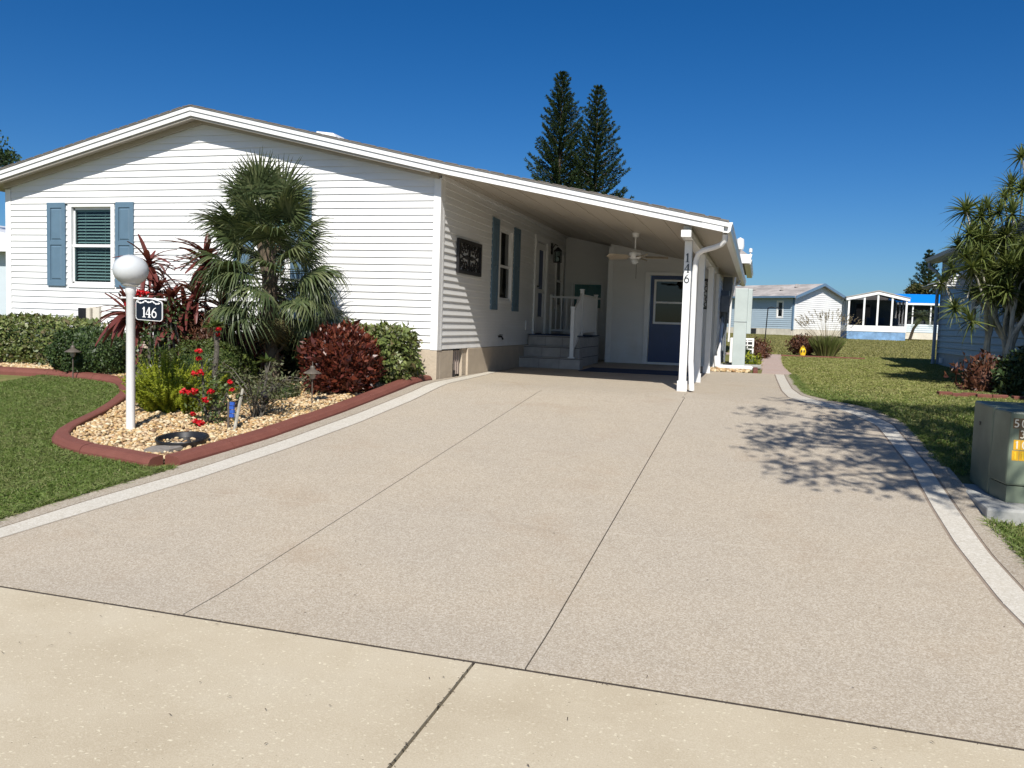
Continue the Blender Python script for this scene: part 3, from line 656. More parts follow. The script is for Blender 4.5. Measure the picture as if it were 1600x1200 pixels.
def window(mp, u0, u1, z0, z1, parent, blinds=True, split=.5, fw=.07, glass='glass', cas=.05, out=.03, slat=.05):
    f = MB(); i0, i1, k0, k1 = u0+fw, u1-fw, z0+fw, z1-fw
    for a in ((u0, u1, z0, z0+fw*.8), (u0, u1, z1-fw*.8, z1), (u0, i0, z0+fw*.8, z1-fw*.8), (i1, u1, z0+fw*.8, z1-fw*.8)):
        f.box(a[0], a[1], -.09, out, a[2], a[3], mp)
    fr = f.build('window', M['white'], parent, bevel=.004)
    s = MB(); zm = k0+(k1-k0)*split; q = .035
    s.box(i0, i1, -.05, -.005, zm-.02, zm+.025, mp)
    for (a, b, o0, o1) in ((k0, zm-.02, -.04, -.012), (zm+.025, k1, -.06, -.03)):
        s.box(i0, i0+q*.7, o0, o1, a, b, mp); s.box(i1-q*.7, i1, o0, o1, a, b, mp)
    s.box(i0, i1, -.04, -.012, k0-.02, k0+q*.8, mp); s.box(i0, i1, -.06, -.03, k1-q*.7, k1+.02, mp)
    s.build('sash', M['white'], fr)
    g = MB(); g.box(i0+.02, i1-.02, -.03, -.024, k0+.01, zm, mp); g.box(i0+.02, i1-.02, -.048, -.042, zm, k1-.01, mp)
    g.build('pane', M[glass], fr)
    r = MB(); d = .7   # dark room behind
    r.box(i0-.05, i1+.05, -d, -d+.02, k0-.05, k1+.05, mp); r.box(i0-.07, i0-.05, -d, -.1, k0-.05, k1+.05, mp); r.box(i1+.05, i1+.07, -d, -.1, k0-.05, k1+.05, mp)
    r.box(i0-.05, i1+.05, -d, -.1, k0-.07, k0-.05, mp); r.box(i0-.05, i1+.05, -d, -.1, k1+.05, k1+.07, mp)
    r.build('room_lining', M['dark'], fr)
    if blinds:
        b = MB(); z = k0+.03
        while z < k1-.03:
            v = [(i0+.025, -.115, z+.010), (i1-.025, -.115, z+.010), (i1-.025, -.075, z-.016), (i0+.025, -.075, z-.016)]
            b.add([mp(*p) for p in v]+[mp(p[0], p[1], p[2]-.003) for p in v], [(0, 1, 2, 3), (7, 6, 5, 4), (0, 4, 5, 1), (1, 5, 6, 2), (2, 6, 7, 3), (3, 7, 4, 0)]); z += slat
        b.box(i0+.02, i1-.02, -.12, -.08, k1-.05, k1, mp)
        for t in (.25, .75): b.box(i0+(i1-i0)*t-.002, i0+(i1-i0)*t+.002, -.08, -.076, k0+.03, k1, mp)
        b.build('blind', M['blind'], fr)
    return fr
def shutter(mp, u0, u1, z0, z1, parent):
    m = MB(); st = (u1-u0)*.19; zm = z0+(z1-z0)*.52
    m.box(u0, u1, .012, .026, z0, z1, mp)
    for a, b, c, d in ((u0, u0+st, z0, z1), (u1-st, u1, z0, z1), (u0+st, u1-st, z0, z0+.09), (u0+st, u1-st, z1-.085, z1), (u0+st, u1-st, zm-.035, zm+.035)): m.box(a, b, .026, .040, c, d, mp)
    s = m.build('shutter', M['blue'], parent)
    for c, d in ((z0+.105, zm-.05), (zm+.05, z1-.10)):
        p = MB(); a, b = u0+st+.012, u1-st-.012
        v = [(a, .0262, c), (b, .0262, c), (b, .0262, d), (a, .0262, d), (a+.02, .038, c+.02), (b-.02, .038, c+.02), (b-.02, .038, d-.02), (a+.02, .038, d-.02)]
        p.add([mp(*q) for q in v], [(0, 1, 5, 4), (1, 2, 6, 5), (2, 3, 7, 6), (3, 0, 4, 7), (4, 5, 6, 7), (3, 2, 1, 0)]); p.build('panel', M['blue'], s)
    return s

# front gable wall -------------------------------------------------
w1 = (-10.92, -10.01, 1.20, 2.56); w2 = (-7.42, -6.86, 1.40, 2.76)
zbot = lambda x: ztop(x)-TH
limL = lambda z: float(np.interp(z, [zbot(XL), zbot(-8.38)], [XL, -8.38])) if z > zbot(XL) else XL
limR = lambda z: float(np.interp(z, [zbot(XC), zbot(-8.38)], [XC, -8.38])) if z > zbot(XC) else XC
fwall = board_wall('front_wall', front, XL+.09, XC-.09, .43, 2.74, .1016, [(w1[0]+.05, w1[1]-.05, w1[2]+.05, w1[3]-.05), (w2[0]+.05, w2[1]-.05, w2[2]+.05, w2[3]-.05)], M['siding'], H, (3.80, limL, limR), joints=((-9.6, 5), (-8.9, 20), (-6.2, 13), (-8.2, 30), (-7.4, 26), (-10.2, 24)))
MB().prism([(XL, 2.741), (XC, 2.741), (XC, zbot(XC)+.02), (-8.38, zbot(-8.38)+.02), (XL, zbot(XL)+.02)], YF+.021, YF+.1, lambda u, w, y: (u, y, w)).build('gable_backing', M['siding'], H)
window(front, *w1, H); window(front, *w2, H)
shutter(front, -11.33, -10.965, 1.22, 2.575, H); shutter(front, -9.985, -9.64, 1.22, 2.575, H)
shutter(front, -7.80, -7.46, 1.41, 2.77, H); shutter(front, -6.82, -6.48, 1.41, 2.77, H)
# window hood drip edge + corner posts
MB().box(-10.96, -9.97, .0, .045, 2.562, 2.585, front).build('drip_cap', M['white'], H)
MB().box(XL-.02, XL+.088, -.1, .022, .42, 2.80, front).build('corner_post', M['white'], H, bevel=.004)
MB().box(XC-.088, XC+.022, -.1, .022, .42, 2.88, front).build('corner_post', M['white'], H, bevel=.004)
MB().box(XC-.0, XC+.0225, 11.702, 11.76, .42, 2.88).build('corner_post', M['white'], H)
# side wall under the carport ---------------------------------------
sw = (14.50, 15.38, 1.20, 2.56); dr = (17.02, 18.12, .62, 2.66); sw2 = (18.92, 19.72, 1.20, 2.52)
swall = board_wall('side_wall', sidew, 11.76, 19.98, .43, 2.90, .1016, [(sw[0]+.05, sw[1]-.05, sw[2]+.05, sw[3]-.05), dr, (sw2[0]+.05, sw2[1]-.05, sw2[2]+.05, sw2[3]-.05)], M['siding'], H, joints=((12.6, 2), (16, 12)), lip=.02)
window(sidew, *sw, H, blinds=False, glass='glassdk', split=.48); window(sidew, *sw2, H, blinds=False, glass='glassdk', split=.48)
shutter(sidew, 14.08, 14.45, 1.07, 2.64, H); shutter(sidew, 15.43, 15.83, 1.07, 2.62, H)
# entry door: casing, blue leaf, white storm door
c = MB()
for a in ((17.0, 17.14, .62, 2.66), (18.0, 18.13, .62, 2.66), (17.14, 18.0, 2.55, 2.66)): c.box(a[0], a[1], -.1, .045, a[2], a[3], sidew)
ed = c.build('entry_door', M['white'], H, bevel=.004)
MB().box(17.14, 18.0, -.075, -.035, .63, 2.55, sidew).build('door_leaf', M['darkblue'], ed)
s = MB()
for a in ((17.32, 17.46, .66, 2.53), (17.9, 17.998, .66, 2.53), (17.46, 17.9, .66, 1.0), (17.46, 17.9, 2.4, 2.53), (17.46, 17.9, 1.5, 1.58)): s.box(a[0], a[1], -.03, .0, a[2], a[3], sidew)
s.build('storm_door', M['white'], ed)
MB().tube([sidew(17.30, -.03, 1.62), sidew(17.30, .05, 1.62), sidew(17.25, .06, 1.62)], .018).build('door_knob', M['black'], ed)
MB().box(17.0, 18.13, -.1, .07, .60, .622, sidew).build('threshold', M['black'], ed)
# hose tap and outlet on the side wall
MB().tube([sidew(14.65, .0, .60), sidew(14.65, .07, .60), sidew(14.67, .09, .55)], .018).lathe([(.0, 0), (.035, 0), (.035, .012), (0, .012)], sidew(14.65, .06, .625), 10).build('hose_tap', M['black'], H)
MB().box(16.45, 16.52, .01, .03, .72, .90, sidew).build('outlet_cover', M['white'], H)
# skirting ------------------------------------------------------------
def stucco_block(poly_boxes, name='skirting'):
    m = MB()
    for a in poly_boxes: m.box(*a)
    return m.build(name, M['stucco'], H, bevel=.008)
stucco_block([(XL, XC+.015, YF-.015, YF+.12, -.12, .425)])
stucco_block([(XC-.12, XC+.015, YF+.122, 12.28, -.05, .412)], 'skirting_pier')
stucco_block([(XC-.12, XC-.06, 12.282, 12.72, -.05, .41), (XC-.05, XC+.0, 12.74, 12.94, -.05, .432)], 'skirting')
stucco_block([(XC-.12, XC+.03, 12.942, 19.9, -.05, .424)], 'skirting_pier')
vt = MB()
for k in range(9): vt.box(XC-.055+(k % 2)*.008, XC-.03+(k % 2)*.008, 12.30+k*.046, 12.325+k*.046, .03, .40)
vt.build('skirting_vent', M['vent'], H)
MB().box(XC-.059, XC-.056, 12.285, 12.72, .0, .409).build('vent_recess', M['dark'], H)
MB().box(XC-.02, XC+.03, 12.29, 12.36, .0, .10).tube([(XC+.0, 12.33, .1), (XC-.01, 12.33, .2)], .014).build('cable_entry', M['black'], H)
# boxes on the front wall ----------------------------------------------
MB().box(-10.66, -10.49, .012, .10, .60, .87, front).build('junction_box', M['black'], H, bevel=.01)
MB().box(-10.49, -10.41, .012, .12, .66, .885, front).build('meter_cover', M['blocks'], H, bevel=.02)
MB().box(-10.40, -10.27, .012, .07, .69, .90, front).tube([(-10.44, YF-.05, .66), (-10.43, YF-.05, .3)], .035).build('meter_box', M['blocks'], H, bevel=.008)

# roof ------------------------------------------------------------------
xsr = [-12.56, -8.38, -4.22, XR]
def roofprism(dz0, dz1, y0, y1, name, mat, x0=-12.56, x1=XR, parent=H):
    xx = sorted({x0, x1, *[x for x in xsr if x0 < x < x1]})
    p = [(x, ztop(x)+dz1) for x in xx] + [(x, ztop(x)+dz0) for x in xx[::-1]]
    return MB().prism(p, y0, y1, lambda u, w, y: (u, y, w)).build(name, mat, parent)
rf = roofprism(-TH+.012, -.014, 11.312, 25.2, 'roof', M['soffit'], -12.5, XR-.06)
sh = MB(); yv = 11.262; 
roofprism(-.013, .006, 11.255, 25.25, 'shingles', M['shingle'], -12.58, XR+.015, rf)
# little tabs so that the shingle edge is stepped against the sky
tb = MB(); x = -12.5
while x < -.6:
    l = random.uniform(.16, .26); z0, z1 = ztop(x), ztop(x+l*.8)
    tb.add([(x, 11.25, z0+.006), (x+l*.8, 11.25, z1+.006), (x+l*.8, 11.25, z1+.016), (x, 11.25, z0+.014), (x, 11.6, z0+.006), (x+l*.8, 11.6, z1+.006), (x+l*.8, 11.6, z1+.016), (x, 11.6, z0+.014)], [(0, 1, 2, 3), (7, 6, 5, 4), (3, 2, 6, 7), (0, 3, 7, 4), (1, 5, 6, 2)]); x += l
tb.build('shingle_tabs', M['shingle'], rf, kind='stuff')
roofprism(-.077, -.0135, 11.268, 11.311, 'fascia_upper', M['whitemetal'], -12.57, XR+.012, rf)
roofprism(-.150, -.080, 11.285, 11.3115, 'fascia_lower', M['whitemetal'], -12.56, -.50, rf)
roofprism(-.152, -.070, 11.280, 11.284, 'fascia_end_cap', M['whitemetal'], -.75, -.475, rf)
# soffit lip behind the gable fascia and frieze moulding on the wall
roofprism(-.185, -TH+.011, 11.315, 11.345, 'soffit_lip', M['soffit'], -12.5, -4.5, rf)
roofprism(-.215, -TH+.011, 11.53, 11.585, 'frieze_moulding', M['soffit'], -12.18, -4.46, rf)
# carport ceiling ribs
for x in np.arange(-4.1, -.6, .405):
    MB().box(x, x+.006, 11.35, 25.1, ztop(x)-TH+.004, ztop(x)-TH+.014).build('ceiling_seam', M['soffit'], rf)
# ceiling moulding along the side wall
MB().box(XC+.015, XC+.05, 11.62, 19.9, ztop(XC)-TH-.05, ztop(XC)-TH+.012).build('ceiling_moulding', M['white'], H)
# gutter
gt = MB()
gz = ztop(XR)
prof = [(XR-.06, gz-.145), (XR+.015, gz-.15), (XR+.04, gz-.125), (XR+.05, gz-.06), (XR+.062, gz-.03), (XR+.062, gz-.017), (XR-.06, gz-.017)]
gt.prism(prof, 11.32, 25.15, lambda u, w, y: (u, y, w)).build('gutter', M['whitemetal'], H)
# rear roof section with its own gutter and a small dish
rr = MB().prism([(-.27, 2.86), (-.27, 2.93), (-.95, 3.42), (-4.2, 4.2), (-4.2, 2.75), (-.95, 2.75)], 25.3, 32, lambda u, w, y: (u, y, w)).build('rear_roof', M['rope'], H)
MB().prism([(-.53, 2.73), (-.30, 2.73), (-.24, 2.98), (-.62, 2.98)], 25.05, 25.29, lambda u, w, y: (u, y, w)).build('gutter_end', M['whitemetal'], rr)
MB().prism([(-.45, 2.72), (-.28, 2.72), (-.24, 2.85), (-.45, 2.85)], 25.31, 32, lambda u, w, y: (u, y, w)).build('rear_gutter', M['whitemetal'], rr)
dsh = MB().lathe([(.0, 0), (.10, .0), (.115, .10), (.10, .28), (.0, .33)], (-.57, 24.4, 3.05), 14)
dsh.tube([(-.57, 24.4, 3.05), (-.66, 24.4, 2.2)], .02)
tag(dsh.build('roof_vent', M['whitemetal']), 'small white rounded vent cap standing behind the carport gutter', 'roof vent')
tag(MB().lathe([(0, 0), (.05, 0), (.05, .10), (0, .12)], (-.3, 25.8, 3.10), 10).tube([(-.3, 25.8, 3.12), (-.3, 25.8, 2.95)], .02).build('vent_pipe', M['whitemetal']), 'tiny white pipe top above the rear gutter', 'roof pipe')
# flat white roof vent behind the ridge
rv = MB(); rv.add([(-7.72, 13.7, 3.86), (-7.0, 13.7, 3.72), (-7.0, 14.2, 3.72), (-7.72, 14.2, 3.86), (-7.62, 13.75, 4.10), (-7.3, 13.75, 4.06), (-7.3, 14.15, 4.06), (-7.62, 14.15, 4.10)], [(0, 1, 5, 4), (1, 2, 6, 5), (2, 3, 7, 6), (3, 0, 4, 7), (4, 5, 6, 7)])
rv.build('roof_vent', M['whitemetal'], H)
# posts, beam, digits ---------------------------------------------------
PX = -.947
bm_ = MB().box(PX-.065, PX+.065, 11.34, 25.0, 2.035, 2.125); cb = bm_.build('carport_beam', M['whitemetal'], H, bevel=.004)
MB().box(PX-.05, PX+.05, 11.52, 11.62, 2.127, ztop(PX)-TH+.012).build('post_head', M['whitemetal'], cb)
MB().box(PX+.0, PX+.03, 11.8, 25.0, 2.127, ztop(PX)-TH+.012).build('beam_web', M['whitemetal'], cb)
posts = []
for i, (y, x) in enumerate(((11.86, PX), (14.02, -.90), (16.83, -.90), (19.5, -.88))):
    p = MB().box(x-.05, x+.05, y-.05, y+.05, .0, 2.033).build('carport_post', M['whitemetal'], H, bevel=.006)
    b = MB()
    for a in ((x-.066, x+.066, y-.066, y-.0505), (x-.066, x+.066, y+.0505, y+.066), (x-.066, x-.0505, y-.0505, y+.0505), (x+.0505, x+.066, y-.0505, y+.0505)): b.box(*a, .0, .14)
    b.build('post_base', M['whitemetal'], p); posts.append(p)
# strokes for digits ---------------------------------------------------
def ribbon(mb, pts, w, mp, d0, d1):
    """flat thick stroke along 2-D points; w may be a list"""
    P = np.array(pts, float); n = len(P)
    if not hasattr(w, '__len__'): w = [w]*n
    T = np.gradient(P, axis=0); T /= np.hypot(*T.T)[:, None]+1e-9; Nn = np.stack([-T[:, 1], T[:, 0]], 1)
    V = []
    for i in range(n):
        for s in (-.5, .5):
            q = P[i]+Nn[i]*w[i]*s; V.append(mp(q[0], d0, q[1])); V.append(mp(q[0], d1, q[1]))
    F = []
    for i in range(n-1):
        k = 4*i; F += [(k+1, k+3, k+7, k+5), (k, k+1, k+5, k+4), (k+2, k+6, k+7, k+3), (k, k+4, k+6, k+2)]
    F += [(0, 2, 3, 1), (4*n-4, 4*n-3, 4*n-1, 4*n-2)]
    mb.add(V, F)
def arc(cx_, cy_, rx, ry, a0, a1, n=18): return [(cx_+rx*math.cos(math.radians(a0+(a1-a0)*i/n)), cy_+ry*math.sin(math.radians(a0+(a1-a0)*i/n))) for i in range(n+1)]
def digit(ch, u, z, h, mp, d0, d1, t=.13, serif=True):
    """one numeral, lower left at (u,z), height h"""
    m = MB(); w = h*.56; f = lambda pts: [(u+a*w, z+b*h) for a, b in pts]
    if ch == '1':
        ribbon(m, f([(.5, 0), (.5, 1)]), h*t*1.2, mp, d0, d1); ribbon(m, f([(.2, .80), (.36, .86), (.5, .97)]), h*t*.7, mp, d0, d1*.98)
        if serif: ribbon(m, f([(.15, .03), (.85, .03)]), h*.06, mp, d0, d1*.96)
    elif ch == '4':
        ribbon(m, f([(.70, 0), (.70, 1)]), h*t*1.2, mp, d0, d1); ribbon(m, f([(.68, .98), (.02, .30)]), h*t*.55, mp, d0, d1*.98); ribbon(m, f([(.0, .30), (1.0, .30)]), h*t*.7, mp, d0, d1*.96)
        if serif: ribbon(m, f([(.42, .03), (.98, .03)]), h*.06, mp, d0, d1*.95)
    elif ch == '6':
        ribbon(m, [(u+a, z+b) for a, b in arc(w*.5, h*.32, w*.42, h*.27, 0, 360, 24)], h*t*.85, mp, d0, d1)
        ribbon(m, f([(.86, .97), (.55, .90), (.25, .68), (.10, .42), (.10, .30)]), [h*t*.4, h*t*.6, h*t, h*t*1.1, h*t*.9], mp, d0, d1*.97)
    elif ch == '5':
        ribbon(m, f([(.85, .94), (.22, .94)]), h*t, mp, d0, d1); ribbon(m, f([(.24, .98), (.18, .52)]), h*t*.8, mp, d0, d1*.98)
        ribbon(m, [(u+a, z+b) for a, b in arc(w*.42, h*.32, w*.42, h*.26, 125, -140, 18)], h*t, mp, d0, d1*.97)
    elif ch == '0': ribbon(m, [(u+a, z+b) for a, b in arc(w*.5, h*.5, w*.38, h*.44, 0, 360, 24)], h*t, mp, d0, d1)
    elif ch == '3':
        ribbon(m, [(u+a, z+b) for a, b in arc(w*.42, h*.72, w*.38, h*.22, 140, -80, 14)], h*t, mp, d0, d1)
        ribbon(m, [(u+a, z+b) for a, b in arc(w*.42, h*.30, w*.42, h*.25, 80, -140, 16)], h*t, mp, d0, d1*.98)
    return m
M['digit'] = plain('dark_grey_numeral', (.035, .045, .055), .4, .1)
pfront = lambda u, o, z: (u, 11.81-o, z)
for ch, z in (('1', 1.745), ('4', 1.605), ('6', 1.465)):
    digit(ch, PX-.037, z, .118, pfront, .0005, .006).build('house_numeral', M['digit'], posts[0], 'dark numeral %s fixed on the front post' % ch)
# front downspout
dsp = [(-.46, 11.42, 2.08), (-.46, 11.44, 2.0), (-.50, 11.48, 1.955), (-.58, 11.52, 1.925), (-.74, 11.6, 1.885), (-.80, 11.69, 1.85), (-.83, 11.74, 1.78), (-.845, 11.76, 1.6), (-.845, 11.80, .42), (-.835, 11.75, .34), (-.81, 11.735, .02)]
MB().tube(dsp, .036, 8).build('downspout', M['whitemetal'], H)
# rear downspout with the long white outlet on the ground
MB().tube([(-.47, 21.6, 2.06), (-.5, 21.6, 1.98), (-.72, 21.6, 1.9), (-.78, 21.5, 1.8), (-.78, 19.0, .35), (-.74, 18.5, .09)], .04, 8).build('downspout', M['whitemetal'], H)
tag(MB().tube([(-.80, 18.25, .30), (-.78, 18.22, .10), (-.70, 18.2, .075), (-.10, 18.2, .075), (-.06, 18.2, .07)], [.045, .05, .055, .055, .045], 10).build('drain_pipe', M['whitemetal']), 'white drain pipe lying on the stones before the pale grey cabinet', 'pipe')

# walls at the back of the carport ---------------------------------------
b199 = lambda u, o, z: (u, 19.9-o, z)
b190 = lambda u, o, z: (u, 19.0-o, z)
rw = (-4.26, -3.50, 1.18, 1.87)
board_wall('rear_wall', b199, -4.43, -3.24, .04, 2.62, .1016, [(rw[0]+.05, rw[1]-.05, rw[2]+.05, rw[3]-.05)], M['siding'], H, (2.88, lambda z: -4.43, lambda z: -3.24 if z < 2.6 else -3.6), lip=.02)
MB().prism([(-4.44, 2.62), (-3.2, 2.62), (-3.2, ztop(-3.2)-TH+.015), (-4.44, ztop(-4.44)-TH+.015)], 19.905, 19.99, lambda u, w, y: (u, y, w)).build('rear_gable', M['siding'], H)
rwo = window(b199, *rw, H, blinds=False, glass='glass', split=.42, fw=.04)
MB().box(rw[0]+.05, rw[1]-.05, -.075, -.055, rw[2]+.05, rw[3]-.05, b199).build('shade', M['teal'], rwo)
sd = (-2.40, -1.40, .05, 2.06)
shedw = board_wall('shed_wall', b190, -3.22, -.87, .04, 2.60, .1016, [sd], M['siding'], H, (2.60, lambda z: -3.22, lambda z: float(np.interp(z, [2.05, 2.6], [-.87, -2.9]))), lip=.02)
MB().prism([(-3.22, 2.0), (-.87, 2.0), (-.87, ztop(-.87)-TH+.015), (-3.22, ztop(-3.22)-TH+.015)], 19.005, 19.09, lambda u, w, y: (u, y, w)).build('shed_gable', M['siding'], H)
MB().box(-3.25, -3.14, 18.97, 19.1, .04, 2.60).build('corner_post', M['white'], H)
MB().box(-3.24, -3.14, 19.1, 19.9, .04, 2.62).build('shed_return_wall', M['siding'], H)
sr = lambda u, o, z: (-.85+o, u, z)
shr = board_wall('shed_side_wall', sr, 19.0, 25.1, .04, 2.03, .1016, [], M['siding'], H)
MB().box(-.90, -.835, 18.965, 19.03, .04, 2.04).build('corner_post', M['white'], H)
c = MB()
for a in ((-2.42, -2.31, .04, 2.06), (-1.45, -1.38, .04, 2.06), (-2.31, -1.45, 1.99, 2.06)): c.box(a[0], a[1], -.1, .03, a[2], a[3], b190)
bd = c.build('side_door', M['white'], H, bevel=.004)
lf = MB(); lf.box(-2.30, -1.46, -.06, -.02, .09, 1.985, b190)
lf = lf.build('door_leaf', M['darkblue'], bd)
f = MB()
for a in ((-2.22, -1.54, .93, .975), (-2.22, -1.54, 1.86, 1.90), (-2.22, -2.175, .975, 1.86), (-1.585, -1.54, .975, 1.86), (-2.175, -1.585, 1.38, 1.42)): f.box(a[0], a[1], -.019, .004, a[2], a[3], b190)
f.build('door_window_frame', M['white'], bd)
MB().box(-2.175, -1.585, -.019, -.013, .975, 1.86, b190).build('pane', M['glassdk'], bd)
MB().box(-2.175, -1.585, -.0195, -.0191, 1.42, 1.86, b190).build('door_curtain', M['curtain'], bd)
for a in ((-2.2, -1.92), (-1.84, -1.56)): MB().box(a[0], a[1], -.019, -.012, .25, .80, b190).build('door_panel', M['darkblue'], bd)
MB().box(-2.31, -1.45, -.1, .03, .04, .088, b190).build('threshold', M['whitemetal'], bd)
MB().tube([b190(-1.51, -.02, .93), b190(-1.51, .05, .93)], .022).build('door_knob', M['bronze'], bd)
# dark lattice ornament beside the side door
od = MB(); 
for a in ((-1.17, -.98, 1.88, 1.93), (-1.17, -.98, 1.28, 1.32)): od.box(a[0], a[1], .02, .035, a[2], a[3], b190)
for k in range(5): ribbon(od, arc(-1.075+.02*math.sin(k*2), 1.38+k*.115, .06, .05, 0, 360, 12), .016, b190, .02, .032)
od.box(-1.085, -1.065, .02, .03, 1.3, 1.9, b190)
tag(od.build('wall_ornament', M['black']), 'narrow black scrollwork ornament hanging beyond the second carport post', 'wall ornament')
# meter and disconnect boxes on the side
for x0, x1, y0, y1, z0, z1 in ((-.835, -.60, 20.0, 20.2, 1.25, 1.62), (-.835, -.66, 20.3, 20.6, 1.1, 1.75), (-.835, -.62, 21.0, 21.3, 1.0, 2.1)):
    MB().box(x0, x1, y0, y1, z0, z1).build('electric_box', M['meter'], H, bevel=.01)
MB().tube([(-.74, 20.1, 1.25), (-.74, 20.1, .1)], .025).tube([(-.70, 20.4, 1.1), (-.70, 20.4, .1)], .02).build('conduit', M['meter'], H)

# ================================================================== THINGS UNDER THE CARPORT
ES = empty('entry_steps', 'grey tiled steps with white railing up to the blue side entry', 'steps', (-3.9, 16, 0))
def tiled(x0, x1, y0, y1, z0, z1, nx_, tag_='step'):
    core = MB().box(x0+.006, x1-.006, y0+.006, y1-.004, z0, z1-.006).build(tag_, M['grout'], ES)
    for i in range(nx_):
        a, b = x0+(x1-x0)*i/nx_, x0+(x1-x0)*(i+1)/nx_
        MB().box(a+.003, b-.003, y0, y0+.0055, z0+.004, z1-.02).build('tile', M['stepstone'], core)
        MB().box(a+.003, b-.003, y0-.012, min(y0+.40, y1-.01), z1-.0055, z1+.006).build('tile', M['stepstone'], core)
    return core
tiled(XC+.03, -3.22, 16.0, 16.32, 0, .205, 3)
tiled(XC+.03, -3.30, 16.325, 16.65, 0, .41, 3)
tiled(XC+.03, -3.36, 16.655, 18.75, 0, .615, 3)
sd_ = MB()
for y0, y1, z0, z1 in ((16.01, 16.32, .0, .19), (16.33, 16.65, 0, .19), (16.33, 16.65, .2, .395), (16.66, 17.3, 0, .19), (16.66, 17.3, .2, .395), (16.66, 17.3, .405, .6), (17.31, 18.0, 0, .19), (17.31, 18.0, .2, .395), (17.31, 18.0, .405, .6), (18.01, 18.74, 0, .19), (18.01, 18.74, .2, .395), (18.01, 18.74, .405, .6)):
    x = -3.22 if y1 <= 16.32 else (-3.30 if y1 <= 16.65 else -3.36)
    MB().box(x-.005, x+.001, y0, y1, z0+.004, z1).build('side_tile', M['stepstone'], ES)
MB().box(XC+.04, -3.34, 16.64, 18.7, .622, .64).build('landing_mat', M['rug'], ES)
rl = MB(); RX = -3.41
rl.box(RX-.035, RX+.035, 16.92, 16.99, .63, 1.55)
rail = rl.build('railing', M['white'], ES, bevel=.004)
MB().box(RX-.035, RX+.035, 16.10, 16.17, .205, 1.18).build('newel_post', M['white'], rail); MB().box(RX-.035, RX+.035, 18.45, 18.52, .63, 1.5).build('newel_post', M['white'], rail)
pc = MB()
for y, z in ((16.135, 1.18), (16.955, 1.55), (18.485, 1.5)): pc.box(RX-.045, RX+.045, y-.045, y+.045, z, z+.02)
pc.box(RX-.06, RX+.06, 16.07, 16.2, .211, .235); pc.build('post_cap', M['white'], rail)
b = MB()
def bar(m, p, q, w=.03, h=.04):
    p, q = Vector(p), Vector(q); d = (q-p).normalized(); s = Vector((0, 0, 1)).cross(d).normalized(); u = d.cross(s)
    V = [r+s*a*w/2+u*c_*h/2 for r in (p, q) for a, c_ in ((-1, -1), (1, -1), (1, 1), (-1, 1))]
    m.add(V, [(0, 1, 2, 3), (7, 6, 5, 4), (0, 4, 5, 1), (1, 5, 6, 2), (2, 6, 7, 3), (3, 7, 4, 0)]); return m
bar(b, (RX, 16.17, 1.10), (RX, 16.92, 1.47)); bar(b, (RX, 16.17, .34), (RX, 16.92, .72)); bar(b, (RX, 16.99, 1.45), (RX, 18.45, 1.45)); bar(b, (RX, 16.99, .72), (RX, 18.45, .72))
bar(b, (XC+.03, 18.485, 1.45), (RX-.035, 18.485, 1.45)); bar(b, (XC+.03, 18.485, .72), (RX-.035, 18.485, .72)); b.box(XC+.02, XC+.07, 18.45, 18.52, .63, 1.5)
b.build('rail_bar', M['white'], rail)
for k in range(7):
    y = 16.24+k*.105; MB().box(RX-.011, RX+.011, y-.011, y+.011, .34+.5*(y-16.17), 1.10+.49*(y-16.17)).build('baluster', M['white'], rail)
for k in range(13):
    y = 17.08+k*.108; MB().box(RX-.011, RX+.011, y-.011, y+.011, .74, 1.43).build('baluster', M['white'], rail)
for k in range(7):
    x = XC+.16+k*.117; MB().box(x-.011, x+.011, 18.474, 18.496, .74, 1.43).build('baluster', M['white'], rail)
# rug
tag(MB().box(-3.15, -.99, 15.55, 18.88, .003, .012).box(-4.3, -3.24, 18.8, 19.8, .003, .012).build('rug', M['rug']), 'dark navy blue carpet covering the carport floor before the blue door', 'rug')
# wrought iron panel on the side wall
AP = empty('wall_art', 'dark framed wrought iron scroll panel on the shaded side wall', 'wall art', (XC+.03, 12.85, 1.85))
ao = lambda u, o, z: (XC+.02+o, u, z)
ua, ub, za, zb = 12.30, 13.42, 1.585, 2.11
f = MB(); t = .06
for a in ((ua, ub, za, za+t), (ua, ub, zb-t, zb), (ua, ua+t, za+t, zb-t), (ub-t, ub, za+t, zb-t)): f.box(a[0], a[1], 0, .04, a[2], a[3], ao)
f.build('frame', M['black'], AP)
s = MB(); uc, zc = (ua+ub)/2, (za+zb)/2
for sx in (-1, 1):
    for sz in (-1, 1):
        for (cx0, cz0, r0, turns, ph) in ((.17, .115, .085, 1.4, 0), (.34, .10, .075, 1.3, 180), (.42, .15, .045, 1.2, 90), (.08, .16, .04, 1.1, 200), (.26, .17, .035, 1.1, 30)):
            pts = []
            for i in range(26):
                a = math.radians(ph)+2*PI*turns*i/25; r = r0*(1-.75*i/25); pts.append((uc+sx*(cx0+r*math.cos(a))*1.05, zc+sz*(cz0+r*.95*math.sin(a))))
            ribbon(s, pts, .013, ao, .008, .024)
            for i in (6, 13, 20): ribbon(s, [(pts[i][0], pts[i][1]), (pts[i][0]+.02*sx, pts[i][1]+.018*sz), (pts[i][0]+.035*sx, pts[i][1]+.005)], [.004, .022, .003], ao, .008, .022)
        ribbon(s, [(uc+sx*.01, zc), (uc+sx*.12, zc+sz*.03), (uc+sx*.25, zc+sz*.0), (uc+sx*.44, zc+sz*.05)], .015, ao, .008, .026)
        ribbon(s, [(uc+sx*.012, zc), (uc+sx*.03, zc+sz*.1), (uc+sx*.012, zc+sz*.2)], .013, ao, .008, .026)
s.box(uc-.008, uc+.008, .006, .022, za+t, zb-t, ao)
